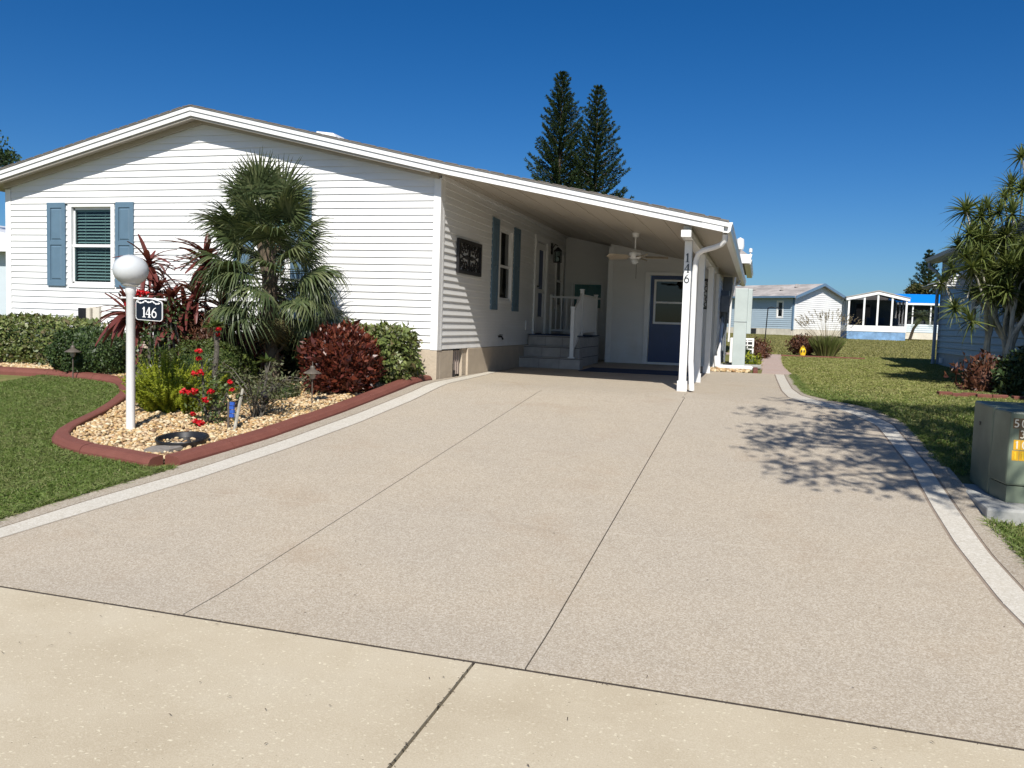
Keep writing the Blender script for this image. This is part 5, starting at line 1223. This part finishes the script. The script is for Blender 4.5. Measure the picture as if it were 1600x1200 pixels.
# lid crimps
for y in (7.3, 7.62, 7.8): MB().box(2.02, 2.9, y, y+.02, z1+.0205, z1+.036 if y > 7.5 else z1+.028).build('lid_rib', M['green_metal'], TC)
# number stickers on the chamfered corner and front: left to right rows
cf = lambda u, o, z: (1.866+u, 7.101-o+.015*(z-z0-.13)/(z1+.02-z0-.13), z)
st_y = [(0, .272, '5', 'sticker_b', 'sticker_w'), (1, .272, '0', 'sticker_b', 'sticker_w'), (.85, .192, '3', 'sticker_b', 'sticker_w'), (.2, .112, '1', 'sticker_y', 'sticker_w'), (1.2, .112, '0', 'sticker_y', 'sticker_w'), (.05, .032, '1', 'sticker_y', 'yellow'), (1.05, .032, '1', 'sticker_y', 'yellow')]
for c0, z, ch, mb_, mf in st_y:
    u = .0+c0*.049; zz = z-.076
    p = MB().box(u, u+.046, .0, .0025, zz, zz+.074, cf).build('number_sticker', M[mb_], TC, 'number sticker reading %s' % ch)
    digit(ch, u+.007, zz+.008, .058, cf, .0027, .0042, .15, False).build('digit', M[mf], p)

# neighbour house ------------------------------------------------------------
NX = 4.70
NH = empty('neighbour_house', 'light blue sided house with shaded side wall at the right edge', 'house', (NX, 18, 0))
nwm = lambda u, o, z: (NX-o, u, z)
nw1 = (20.95, 21.75, 1.12, 1.95); nw2 = (17.0, 18.2, 1.1, 2.1)
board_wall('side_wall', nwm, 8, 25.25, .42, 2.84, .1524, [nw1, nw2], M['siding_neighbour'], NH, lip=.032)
for w in (nw1, nw2): window(nwm, w[0]-.05, w[1]+.05, w[2]-.05, w[3]+.05, NH, glass='glassdk')
MB().box(NX-.025, NX+.1, 25.25, 25.36, .05, 2.86).build('corner_post', M['siding_neighbour'], NH)
MB().box(NX+.0, 13, 25.36, 25.4, .05, 2.86).build('end_wall', M['siding_neighbour'], NH)
MB().box(NX+.01, NX+.2, 8, 25.3, -.1, .415).build('skirting', M['neighbour_trim'], NH)
for k in range(3): MB().box(NX-.005, NX+.008, 22.3-k*3.4, 22.75-k*3.4, .08, .34).build('skirting_vent', M['meter'], NH)
MB().box(NX-.06, NX+.0, 24.6, 24.75, .17, .30).build('tap_box', M['white'], NH)
nr = MB().prism([(NX-.24, 2.88), (NX-.24, 2.96), (NX+4.2, 4.15), (NX+8.8, 2.96), (NX+8.8, 2.88)], 7.8, 25.9, lambda u, w, y: (u, y, w)).build('roof', M['rope'], NH)
MB().box(NX-.238, NX-.03, 7.9, 25.85, 2.845, 2.878).build('soffit', M['neighbour_trim'], nr)
MB().prism([(NX-.25, 2.85), (NX-.34, 2.88), (NX-.36, 2.97), (NX-.25, 2.97)], 7.8, 25.9, lambda u, w, y: (u, y, w)).build('gutter', M['neighbour_trim'], nr)
MB().tube([(NX-.30, 25.6, 2.84), (NX-.29, 25.6, 2.72), (NX-.16, 25.5, 2.62), (NX-.09, 25.4, 2.52), (NX-.09, 25.4, .1)], .045, 8).build('downspout', M['neighbour_trim'], NH)
def awning(y0, y1, zt, zb_, dep, label):
    a = empty('window_awning', label, 'awning', (NX, (y0+y1)/2, zb_), 'white louvred awnings on the light blue house')
    n = 9
    for i in range(n):
        t = i/n; z = zt+(zb_-zt)*t; o = .03+dep*t; o2 = .03+dep*(i+1)/n
        MB().box(o-.01, o2+.02, y0, y1, z-.012, z-.0, lambda o_, y, z_: (NX-o_, y, z_)).build('slat', M['white'], a)
    for y in (y0, y1-.02):
        for i in range(n):
            z = zt+(zb_-zt)*(i+.5)/n; MB().box(.0, .03+dep*(i+1)/n, y-.008, y+.018, z-.016, z+.014, lambda o_, y_, z_: (NX-o_, y_, z_)).build('side_louvre', M['white'], a)
awning(20.7, 22.0, 2.42, 1.95, 1.0, 'farther white louvred awning over the small window of the light blue house')
awning(16.7, 18.5, 2.42, 1.98, 1.0, 'nearer white louvred awning half hidden behind the dragon tree')

# dragon tree -------------------------------------------------------------------
DX, DY = 4.22, 16.6
DT = empty('dragon_tree', 'pale multi stemmed dragon tree with spiky leaf tufts against the light blue house', 'tree', (DX, DY, 0))
tm = MB(); tips = []
rs = random.Random(5)
bases = [(4.02, 16.5), (4.12, 16.7), (4.20, 16.45), (4.30, 16.6), (4.42, 16.7), (4.36, 16.3), (4.10, 16.3), (4.5, 16.45)]
def grow(p, d, r, L, depth):
    pts = [p]; q = p.copy(); dd = d.copy(); n = 4
    for i in range(n):
        dd = (dd+Vector((rs.uniform(-.22, .22), rs.uniform(-.22, .22), .15))).normalized(); q = q+dd*L/n; pts.append(q.copy())
    tm.tube(pts, [r*(1-.35*i/n)*(1+.1*rs.random()) for i in range(n+1)], 7, True)
    r2 = r*.65
    if depth == 0 or r2 < .010: tips.append((q, dd)); return
    for k in range(rs.choice((2, 3, 3)) if depth > 1 else rs.choice((1, 2, 2))):
        nd = (dd+Vector((rs.uniform(-.75, .75), rs.uniform(-.6, .6), rs.uniform(-.1, .4)))).normalized(); grow(q, nd, r2*rs.uniform(.8, 1.1), L*rs.uniform(.5, .85), depth-1)
for i, (bx, by) in enumerate(bases):
    grow(Vector((bx, by, -.05)), Vector((-.12+.08*(i-3)+rs.uniform(-.1, .1), rs.uniform(-.25, .2), 1)).normalized(), rs.uniform(.05, .08), rs.uniform(.7, 1.0), 3)
for (x, y, z) in ((3.36, 16.5, 3.05), (3.28, 16.5, 2.42), (3.20, 16.4, 2.02), (3.05, 16.5, 1.8), (3.52, 16.5, 2.7), (4.05, 16.6, 3.45), (4.2, 16.5, 3.38), (3.85, 16.4, 3.0), (3.72, 16.5, 2.85), (4.45, 16.4, 3.6), (3.25, 16.3, 1.35), (3.5, 16.2, 1.15), (3.6, 16.4, 2.5), (3.95, 16.3, 2.6), (4.3, 16.4, 2.9), (4.15, 16.5, 3.95), (4.32, 16.6, 4.05), (4.42, 16.5, 3.8), (3.95, 16.5, 3.25), (3.6, 16.5, 2.95), (3.75, 16.4, 2.35), (3.45, 16.4, 2.3), (4.1, 16.3, 2.3), (4.35, 16.4, 2.5), (3.5, 16.3, 1.95), (3.8, 16.3, 2.0), (4.45, 16.3, 3.2), (4.0, 16.2, 2.95), (3.7, 16.5, 3.1)):
    a = min(tips, key=lambda t: (t[0]-Vector((x, y, z-.5))).length); p = a[0]; mid = p.lerp(Vector((x, y, z)), .5)+Vector((.06, 0, -.12)); 
    tm.tube([p-a[1]*.05, mid, Vector((x, y, z))], [.016, .014, .011], 6); tips.append((Vector((x, y, z)), (Vector((x, y, z))-mid).normalized()))
tm.build('trunk', M['palebark'], DT)
ros = []
for k in range(4):
    n = 64; t = np.arange(n)/n; az = np.arange(n)*2.39996; el = -.5+2.0*t+rng.normal(0, .12, n); D = np.stack([np.cos(az)*np.cos(el), np.sin(az)*np.cos(el), np.sin(el)], 1)
    V, F = strips(np.stack([0*t, 0*t, t*.05-.03], 1), D, np.array([[.01, .02, 1.]])+rng.normal(0, .3, (n, 3)), rng.uniform(.22, .34, n), .025, .32, 4, .1)
    ros.append(npmesh('leaf_tuft', V, F, M['draco']))
rs.shuffle(tips)
for p, d in tips[:210]:
    o = link('leaf_tuft', ros[rs.randrange(4)], DT); o.location = p-BASE[DT.name]; o.rotation_euler = (rs.uniform(-.35, .35)+d.y*-.5, rs.uniform(-.35, .35)+d.x*.5, rs.random()*6); s = rs.uniform(1.0, 1.45); o.scale = (s, s, s)
bush('russet_shrub', 'low straggly russet shrub in front of the dragon tree trunks', 'shrub', (3.62, 15.5, .15), (.42, .4, .42), 1900, M['brownleaf'], .075, .4, 2, .25, .6, shell=.85)
bush('leafy_shrub', 'dense dark green shrub under the dragon tree at the right edge', 'shrub', (4.25, 14.9, .20), (.62, .55, .50), 7500, M['hedge'], .065, .5, 2.2, .15, .3, shell=.4)
bush('leafy_shrub', 'dark shrub patch hiding the foot of the light blue house', 'shrub', (4.25, 17.3, .1), (.4, .7, .3), 1500, M['hedge'], .07, .5, 2, .2, .3, shell=.6)
BR = empty('broken_edging', 'scattered red brick edging pieces on the lawn below the russet shrub', 'edging', (2.95, 13.9, 0))
for x, y, a in ((2.72, 13.95, .3), (2.88, 13.7, -.2), (3.05, 13.95, .5), (3.2, 13.75, .1), (3.42, 13.8, .0), (3.65, 13.7, .2)):
    m = MB().box(-.10, .10, -.045, .045, -.03, .045); ca, sa = math.cos(a), math.sin(a); m.v = [(x+ca*u-sa*w, y+sa*u+ca*w, z) for u, w, z in m.v]; m.build('brick', M['edging'], BR, bevel=.008)
soil = MB().prism([(3.0, 14.1), (3.1, 13.9), (6, 13.6), (6, 18), (3.9, 18), (3.3, 16)], -.03, -.012, lambda u, w, z: (u, w, z)); kind(soil.build('soil_bed', M['twig']))

# ------------------------------------------------------------------ side yard
cab = empty('electrical_cabinet', 'tall pale grey green electrical cabinet beside the rear downspout', 'electrical cabinet', (-.32, 18.6, .03))
MB().box(-.48, -.22, 18.5, 18.75, .03, 1.72).build('cabinet_body', M['util'], cab, bevel=.008)
MB().box(-.219, -.13, 18.52, 18.85, .78, 1.715).build('meter_section', M['util'], cab, bevel=.008)
MB().box(-.482, -.218, 18.494, 18.499, 1.02, 1.03).build('panel_seam', M['meter'], cab)
MB().tube([(-.50, 18.6, 1.95), (-.52, 18.6, 1.72), (-.56, 18.6, 1.5), (-.57, 18.6, .6)], .022).build('conduit', M['whitemetal'], cab)
ac = empty('air_conditioner', 'white slatted condenser unit behind the pale grey cabinet', 'air conditioner', (-.2, 21.4, .05))
MB().box(-.62, -.06, 21.4, 21.95, .06, .66).build('housing', M['white'], ac, bevel=.01)
MB().box(-.34, -.10, 21.385, 21.398, .10, .62).build('grille_recess', M['dark'], ac)
for k in range(6): MB().box(-.36, -.08, 21.37, 21.384, .10+k*.095, .13+k*.095).build('louvre', M['white'], ac)
for k in range(3): MB().box(-.35+k*.125, -.325+k*.125, 21.365, 21.3695, .09, .63).build('grille_bar', M['white'], ac)
bush('seedling_patch', 'small green plant tuft at the foot of the condenser', 'plant', (-.10, 19.9, .14), (.20, .2, .17), 500, M['fern'], .07, .3, 2, .3, .8, shell=.9)
bush('leafy_shrub', 'small dark shrub between the cabinet and the path', 'shrub', (-.25, 20.6, .2), (.2, .25, .26), 900, M['hedge'], .06, .45, 2, .3, .5, shell=.7)
bush('russet_shrub', 'small russet bush behind the condenser', 'shrub', (.05, 24.6, .28), (.32, .4, .34), 2200, M['brownleaf'], .05, .4, 2, .15, .5, shell=.5)
MB_e = MB().box(-.04, .05, 17.7, 19.3, -.02, .06); tag(MB_e.build('path_edging', M['edging'], bevel=.01), 'short maroon edging strip along the left side of the garden path', 'edging')
tag(MB().prism([(.72, 26.66), (3.05, 26.72), (3.05, 26.88), (.72, 26.82)], .10, .16, lambda u, w, z: (u, w, z)).build('path_edging', M['edging'], bevel=.01), 'long low red edging in front of the tall grass clump', 'edging')
tag(MB().box(-.75, .12, 19.35, 19.75, .03, .10).build('condenser_pad', M['conc'], bevel=.01), 'pale concrete slab on the ground behind the white drain pipe', 'slab')
# hanging planter on the cabinet
bush('hanging_plant', 'dark trailing plant poking out right of the pale grey cabinet', 'plant', (-.02, 19.6, 1.05), (.10, .1, .14), 260, M['hedge'], .09, .35, 2, .3, -.3, shell=.9) if False else None
SH = empty('shepherd_hook', 'thin black double shepherd hook standing at the end of the path', 'garden hook', (.20, 27.3, .13))
MB().tube([(.22, 27.3, .1), (.28, 27.3, 1.55)], .016, 6).build('pole', M['black'], SH)
MB().tube([(.28, 27.3, 1.50), (.30, 27.3, 1.56), (.38, 27.3, 1.58), (.5, 27.3, 1.55), (.6, 27.3, 1.58), (.66, 27.3, 1.5), (.65, 27.3, 1.4)], .012, 6).build('hook', M['black'], SH)
# small yellow ornament
HY = empty('garden_ornament', 'small bright yellow lantern shaped garden ornament beside the tall grass clump', 'ornament', (1.36, 27.4, .13))
MB().lathe([(0, 0), (.075, 0), (.09, .05), (.10, .12), (.085, .19), (.05, .23), (0, .25)], (1.36, 27.4, .14), 12).build('body', M['yellow'], HY)
for x in (1.325, 1.395): MB().box(x-.018, x+.018, 27.29, 27.32, .25, .31).build('opening', M['dark'], HY)
MB().tube([(1.30, 27.4, .36), (1.36, 27.4, .44), (1.42, 27.4, .36)], .012, 6).build('handle', M['yellow'], HY)
bush('russet_shrub', 'low maroon plant behind the yellow ornament', 'shrub', (1.42, 28.2, .42), (.45, .4, .30), 2600, M['brownleaf'], .07, .4, 2, .2, .5, shell=.5)
GR = empty('ornamental_grass', 'tall green grass clump with tan plumes behind the red edging', 'ornamental grass', (2.02, 27.3, .13))
n = 2600; a = rng.random(n)*2*PI; r_ = rng.random(n)**.6; P = np.stack([2.02+.22*r_*np.cos(a), 27.3+.3*r_*np.sin(a), np.full(n, .1)], 1)
D = np.stack([np.cos(a)*r_*.55, np.sin(a)*r_*.55, np.ones(n)], 1); add_np('blades', strips(P, D, rand_dirs(n), rng.uniform(.45, .85, n), .028, .15, 3), M['hedge_y'], GR)
n = 90; a = rng.random(n)*2*PI; r_ = rng.random(n)**.5; P = np.stack([2.02+.2*r_*np.cos(a), 27.3+.2*r_*np.sin(a), np.full(n, .5)], 1); D = np.stack([np.cos(a)*r_*1.1, np.sin(a)*r_*.5, np.ones(n)], 1)
pl_s = [strips(P, D, rand_dirs(n), rng.uniform(.6, 1.15, n), .010, .15, 3)]
for k in range(n):
    L = rng.uniform(.8, 1.1); q = P[k]+nrm(D[k])*L*.85; m_ = 14; t = rng.random((m_, 1)); pl_s.append(leaves(q+nrm(D[k])*t*.16, nrm(D[k])+rng.normal(0, .5, (m_, 3)), rand_dirs(m_), .05, .014))
add_np('plumes', merge(pl_s), M['ghost'], GR)

# ================================================================== FAR HOUSES
def Wt(o, ang):  # local (u along wall, o outward, z) for a wall starting at point o2 and running at ang
    ca, sa = math.cos(ang), math.sin(ang); return lambda u, out, z: (o[0]+ca*u+sa*out, o[1]+sa*u-ca*out, z)
gz_ = G(66)
A = empty('far_house', 'distant white gabled house with blue trim behind the garden path', 'house', (2.5, 65.3, gz_), 'far row of houses')
ang = math.atan2(4.2, 3.65); gw = 5.56; ga = Wt((2.5, 65.3), ang); wallH = 3.40; pk = 4.28
board_wall('gable_wall', ga, 0.08, gw-.08, 1.05, wallH, .15, [], M['siding'], A, (pk, lambda z: 0.08 if z < wallH else .08+(gw/2-.08)*(z-wallH)/(pk-wallH), lambda z: gw-.08 if z < wallH else gw-.08-(gw/2-.08)*(z-wallH)/(pk-wallH)), lip=.03)
MB().prism([(0, wallH), (gw, wallH), (gw/2, pk)], -.1, -.02, lambda u, z, o: ga(u, o, z)).build('gable_backing', M['siding'], A)
for u in (0, gw-.14): MB().box(u, u+.14, -.1, .06, 1.0, wallH+.05, ga).build('corner_post', M['white'], A)
MB().box(.0, gw, -.2, .03, gz_-.3, 1.04, ga).build('block_skirting', M['blocks'], A)
sb = Wt((2.5, 65.3), ang+PI/2+PI)  # direction to be mapped negative
dirx, diry = -.755, .656
sa_ = lambda u, out, z: (2.5+dirx*u-diry*out, 65.3+diry*u+dirx*out, z)
wn = (1.0, 1.55, 1.85, 3.05)
board_wall('side_wall', sa_, .1, 10, 1.05, 3.38, .15, [wn], M['siding_blue'], A, lip=.03)
window(sa_, wn[0]-.05, wn[1]+.05, wn[2]-.05, wn[3]+.05, A, blinds=False, glass='glassdk', fw=.12)
MB().box(-.0, .12, -.05, .07, 1.0, 3.42, sa_).build('corner_post', M['fascia_blue'], A)
MB().box(.12, 10, -.2, .02, gz_-.3, 1.04, sa_).build('block_skirting', M['blocks'], A)
MB().box(3.4, 4.3, .025, .06, .62, 1.0, sa_).build('skirting_opening', M['dark'], A)
ra = MB()
def gp_(u, d, z): 
    b = ga(u, 0, z); return (b[0]+dirx*d, b[1]+diry*d, b[2])
V = [gp_(-.35, -.35, 3.38), gp_(gw/2, -.35, pk+.16), gp_(gw+.35, -.35, 3.38), gp_(-.35, 10.5, 3.38), gp_(gw/2, 10.5, pk+.16), gp_(gw+.35, 10.5, 3.38)]
V2 = [(x, y, z-.10) for x, y, z in V]
ra.add(V+V2, [(0, 1, 4, 3), (1, 2, 5, 4), (6, 9, 10, 7), (7, 10, 11, 8), (0, 6, 7, 1), (1, 7, 8, 2), (3, 4, 10, 9), (4, 5, 11, 10), (0, 3, 9, 6), (2, 8, 11, 5)])
M['farroof'] = plain('faded_grey_white_roofing', (.36, .33, .31), .8, .35, .8, stretch=(1, 1, 4))
rfa = ra.build('roof', M['farroof'], A)
for s0, s1 in ((-.36, gw/2), (gw/2, gw+.36)):
    za_, zb2 = (3.38, pk+.16) if s0 < 0 else (pk+.16, 3.38)
    m = MB(); v = [gp_(s0, -.36, za_-.17), gp_(s1, -.36, zb2-.17), gp_(s1, -.36, zb2+.03), gp_(s0, -.36, za_+.03)]; v += [gp_(s0, -.42, za_-.17), gp_(s1, -.42, zb2-.17), gp_(s1, -.42, zb2+.03), gp_(s0, -.42, za_+.03)]
    m.add(v, [(0, 1, 2, 3), (7, 6, 5, 4), (0, 4, 5, 1), (1, 5, 6, 2), (2, 6, 7, 3), (3, 7, 4, 0)]); m.build('fascia', M['fascia_blue'], rfa)
MB().prism([(-.5, 3.28), (-.36, 3.28), (-.36, 3.42), (-.5, 3.42)], -.3, 10.4, lambda u, z, d: gp_(u, d, z)).build('gutter', M['fascia_blue'], rfa)
for d, u in ((2.2, 1.2), (5.0, 1.4), (8, 1.0), (1.5, 2.0)):
    b = gp_(u, d, 3.38+(pk-3.2)*(u+.35)/(gw/2+.35)); MB().box(b[0]-.12, b[0]+.12, b[1]-.12, b[1]+.12, b[2], b[2]+.22).build('vent', M['rope'], rfa)
# connecting wing and sunroom
SRm = empty('sunroom', 'white framed screened gable sunroom on a blue block base', 'sunroom', (7.3, 59.3, .5), 'far row of houses')
x0, x1, y0, yb_ = 5.55, 9.08, 59.2, 63.6; gb_ = G(59)
MB().box(x0+.02, x1-.02, y0+.03, yb_, gb_-.2, 1.02).build('block_base', M['blueskirt'], SRm)
MB().box(x0, x1, y0, y0+.08, 1.021, 1.40).box(x0, x0+.08, y0+.081, yb_, 1.021, 1.4).box(x1-.08, x1, y0+.081, yb_, 1.021, 1.4).build('knee_panel', M['white'], SRm)
def rz(x): return 3.56-.22*abs(x-7.33)
for x in (x0, 6.47, 7.28, 8.13, x1-.11): MB().box(x, x+.11, y0, y0+.09, 1.401, rz(x+.05)-.14).build('frame_post', M['white'], SRm)
for x in (x0, x1-.09):
    for y in (60.6, 62.0, yb_-.1): MB().box(x, x+.09, y, y+.09, 1.401, rz(x)-.14).build('frame_post', M['white'], SRm)
for a, b in ((x0, 7.33), (7.331, x1)):
    MB().prism([(a-.12 if a < 7 else a, rz(a-.12 if a < 7 else a)-.16), (b+(.12 if b > 8 else 0), rz(b+(.12 if b > 8 else 0))-.16), (b+(.12 if b > 8 else 0), rz(b+(.12 if b > 8 else 0))+.03), (a-.12 if a < 7 else a, rz(a-.12 if a < 7 else a)+.03)], y0-.06, y0+.1, lambda u, z, y: (u, y, z)).build('gable_beam', M['white'], SRm)
MB().prism([(x0-.15, rz(x0-.15)+.031), (7.33, 3.60), (x1+.15, rz(x1+.15)+.031), (x1+.15, rz(x1+.15)+.07), (7.33, 3.66), (x0-.15, rz(x0-.15)+.07)], y0-.1, yb_, lambda u, z, y: (u, y, z)).build('roof', M['farroof'], SRm)
for a, b in ((x0+.11, 6.47), (6.58, 7.28), (7.39, 8.13), (8.24, x1-.11)):
    MB().prism([(a, 1.401), (b, 1.401), (b, rz(b)-.165), (a, rz(a)-.165)], y0+.04, y0+.045, lambda u, z, y: (u, y, z)).build('screen', M['screen'], SRm)
MB().box(x0+.1, x1-.1, y0+.2, yb_, .9, 1.0).build('floor', M['conc'], SRm)
MB().box(x0+.1, 6.5, yb_-.1, yb_-.02, 1.0, 3.2).box(7.4, x1-.1, yb_-.1, yb_-.02, 1.0, 3.2).box(6.5, 7.4, yb_-.1, yb_-.02, 2.9, 3.2).build('back_wall', M['siding_neighbour'], SRm)
for (x, y), wd in zip(((6.0, 61), (6.9, 60.6), (7.6, 61), (8.4, 60.5)), ('leftmost', 'second', 'third', 'rightmost')):
    ch = empty('patio_chair', 'dim blue patio chair seen through the sunroom screens, %s of four' % wd, 'chair', (x+.2, y+.2, 1.0), 'patio chairs inside the sunroom')
    MB().box(x, x+.45, y, y+.45, 1.4, 1.46).build('seat', M['blueskirt'], ch); MB().box(x, x+.45, y+.4, y+.45, 1.47, 1.95).build('backrest', M['blueskirt'], ch)
    for lx_ in (x+.02, x+.40):
        for ly_ in (y, y+.38): MB().box(lx_, lx_+.04, ly_, ly_+.04, 1.001, 1.399).build('leg', M['white'], ch)
C2 = empty('rear_wing_house', 'low dark screened porch wing linking the gabled house and the sunroom', 'house', (7, 66, gz_), 'far row of houses')
MB().box(6.25, 10.0, 69.7, 74, gb_-.3, 1.45).build('wall', M['siding_pale'], C2)
MB().box(6.2, 10.0, 69.9, 74, 1.451, 3.25).build('inner_wall', M['dark'], C2)
for x in (6.18, 6.75): MB().box(x, x+.1, 69.6, 69.8, 1.451, 3.25).build('frame_post', M['white'], C2)
MB().prism([(6.1, 3.26), (10.1, 3.26), (10.1, 3.6), (8.0, 3.95), (6.1, 3.6)], 69.5, 74, lambda u, z, y: (u, y, z)).build('roof', M['farroof'], C2)
MB().box(6.1, 7.7, 69.3, 69.45, 3.35, 3.6).build('fascia', M['white'], C2)
# blue roofed house
D2 = empty('far_house', 'distant low house with a bright blue roof and dark screened porch', 'house', (12, 68, G(68)), 'far row of houses')
MB().box(9.6, 15.5, 68, 74, G(68)-.3, 1.08).build('block_skirting', M['blocks'], D2)
df = lambda u, o, z: (u, 68-o, z)
board_wall('porch_knee_wall', df, 9.6, 15.5, 1.09, 1.66, .15, [], M['siding_pale'], D2, lip=.03)
MB().box(9.7, 15.4, 68.9, 69.0, 1.67, 3.05).build('inner_wall', M['dark'], D2)
for x in (9.6, 10.75, 11.95, 13.2, 14.4, 15.4): MB().box(x, x+.09, 67.97, 68.06, 1.665, 3.06).build('frame_post', M['white'], D2)
MB().box(9.4, 15.7, 67.8, 67.95, 3.065, 3.2).build('fascia', M['white'], D2)
MB().prism([(67.8, 3.21), (67.8, 3.25), (71.5, 4.0), (74.5, 3.3), (74.5, 3.21)], 9.3, 15.8, lambda u, z, x: (x, u, z)).build('roof', M['blueroof'], D2)
# left neighbour, only a sliver shows
LN = empty('neighbour_house', 'pale house glimpsed at the far left edge behind the corner of the white house', 'house', (-22, 19, 0))
MB().box(-30, -18.5, 20, 30, -.2, 2.4).build('wall', M['siding_pale'], LN); MB().box(-20.6, -19.2, 19.95, 19.99, .4, 1.7).build('window', M['glassdk'], LN)
MB().prism([(-30.5, 2.41), (-18.0, 2.41), (-18.0, 2.5), (-24.2, 3.5), (-30.5, 2.5)], 19.6, 30.4, lambda u, z, y: (u, y, z)).build('roof', M['whitemetal'], LN)

# ================================================================== TREES
def norfolk(x, y, H_, R_, label, seed, z0=0, tiers=42, start=.12, group='tall norfolk pines beyond the carport roof'):
    r = np.random.default_rng(seed); e = empty('norfolk_pine', label, 'tree', (x, y, G(y)), group); b = MB(); L = []
    b.tube([(x, y, G(y)-.1), (x+.05, y, H_*.5), (x, y, H_)], [.24, .14, .02], 8)
    for i in range(tiers):
        t = start+(1-start)*(i/(tiers-1))**.92; z = G(y)+(H_-G(y))*t; rad = R_*1.08*(1-t)**.78*r.uniform(.85, 1.12)+.22; nb = 7 if t < .9 else 5; ph = r.random()*6
        for k in range(nb):
            a = ph+2*PI*k/nb+r.normal(0, .12); ln = rad*r.uniform(.78, 1.18); up = .42+.5*t+r.normal(0, .05)
            m_ = int(40+ln*95); s = r.random(m_)**.8; dirh = np.array([math.cos(a), math.sin(a), 0])
            P = np.array([x, y, z])+dirh*ln*s[:, None]; P[:, 2] += ln*(up*.55*s+.28*s*s)
            d = nrm(dirh+[0, 0, up]); q = nrm(r.normal(size=(m_, 3))); D = nrm(q+d*1.1); P = P+q*.03
            L.append(leaves(P, D, nrm(r.normal(size=(m_, 3))), (.25-.10*t)*r.uniform(.7, 1.2, m_), .06, 0))
            if i % 2 == 0: b.tube([(x, y, z), tuple(np.array([x, y, z])+dirh*ln*.9+[0, 0, ln*(up*.55*.9+.22)])], [.03, .01], 4, False)
    b.build('trunk', M['twig'], e); add_np('crown', merge(L), M['pine'], e)
norfolk(-14.05, 59.9, 18.3, 3.3, 'taller and denser norfolk pine, left of the pair', 3, tiers=46)
norfolk(-11.6, 60.6, 17.4, 3.2, 'slimmer norfolk pine, right of the pair', 4, tiers=38)
norfolk(15.1, 88, 8.6, 2.0, 'small norfolk pine peeping out left of the light blue house', 5, tiers=16, group='far trees at the right')
def blobtree(name, label, x, y, zc, R_, n, mat, ls, trunk=.12, seed=1, tier=9, group=None, sparse=.6):
    r = np.random.default_rng(seed); e = empty(name, label, 'tree', (x, y, G(y)), group); m = MB(); L = []
    cs = np.array([x, y, zc])+nrm(r.normal(size=(tier, 3)))*np.array(R_)*r.uniform(.35, .8, (tier, 1))
    m.tube([(x, y, G(y)-.1), (x, y, (zc+G(y))/2), (x, y, zc)], [trunk, trunk*.8, trunk*.5], 8)
    for c in cs:
        m.tube([(x, y, zc-R_[2]*.8), tuple((np.array([x, y, zc])+c)/2), tuple(c)], [trunk*.4, trunk*.25, .02], 5, False)
        k = n//tier; d = nrm(r.normal(size=(k, 3))); rad = np.array(R_)*.5*r.uniform(.7, 1.2); P = c+d*rad*(r.random((k, 1))**.5)
        L.append(leaves(P, nrm(r.normal(size=(k, 3))), nrm(r.normal(size=(k, 3))+[0, 0, .8]), ls*r.uniform(.6, 1.2, k), ls*.5))
    m.build('trunk', M['bark'], e); add_np('crown', merge(L), mat, e); return e
blobtree('broadleaf_tree', 'olive brown tree behind the bright blue roof', 14.3, 88, 4.7, (1.5, 1.5, 1.1), 1600, M['farleaf'], .3, .15, 2, 9, 'far trees at the right')
blobtree('broadleaf_tree', 'dark leafy tree top above the roof at the far left edge', -22.15, 20.4, 5.25, (.9, .9, .7), 2600, M['shade_leaf'], .12, .09, 3, 11)
# palm in front of the blue roofed house
PT = empty('small_palm', 'small palm leaning between the sunroom and the blue roofed house', 'palm', (9.7, 62, .55))
MB().tube([(9.75, 62, .5), (9.95, 62, 1.3), (10.45, 62, 2.1)], [.10, .09, .09], 8).build('trunk', M['palmbark'], PT)
L = []
for k in range(26):
    a = k*2.4; el = rng.uniform(-.1, 1.1); d = np.array([math.cos(a)*math.cos(el), math.sin(a)*math.cos(el), math.sin(el)]); n = 40; t = np.repeat(np.linspace(.12, 1, 20), 2); P = np.array([10.45, 62, 2.15])+d*1.25*t[:, None]; P[:, 2] -= .75*t*t
    s = np.cross(d, [0, 0, 1.]); sg = np.tile([1, -1], 20)[:, None]; L.append(strips(P, s*sg*.8+d*.6-[0, 0, .25], np.array([[0, 0, 1.]]), .34, .035, .3, 2))
add_np('fronds', merge(L), M['frond'], PT)
# the shade tree standing to the right of the camera, whose shadow dapples the drive
STe = empty('shade_tree', 'broad tree right of the driveway that casts dappled shade on the concrete', 'tree', (4.9, 4.6, G(4.6)))
m = MB().tube([(4.9, 4.6, G(4.6)-.1), (4.8, 4.6, 1.5), (4.4, 4.6, 3.2), (3.9, 4.6, 4.6)], [.17, .14, .12, .06], 10); L = []
r = np.random.default_rng(11)
for i in range(130):
    a = r.random()*2*PI; q = np.array([3.55, 4.1, 5.1])+np.array([math.cos(a)*2.15, math.sin(a)*2.9, 0])*r.random()**.5; q[2] += r.normal(0, .35)
    m.tube([(4.4, 4.6, 3.2), tuple((np.array([4.2, 4.6, 4.2])+q)/2), tuple(q)], [.05, .03, .01], 5, False)
    k = 75; d = nrm(r.normal(size=(k, 3))); P = q+d*np.array([.42, .42, .2])*(r.random((k, 1))**.6)
    L.append(leaves(P, nrm(r.normal(size=(k, 3))+[0, 0, -.3]), nrm(r.normal(size=(k, 3))+[0, 0, 1]), r.uniform(.08, .16, k), .055))
m.build('trunk', M['bark'], STe); add_np('crown', merge(L), M['shade_leaf'], STe)
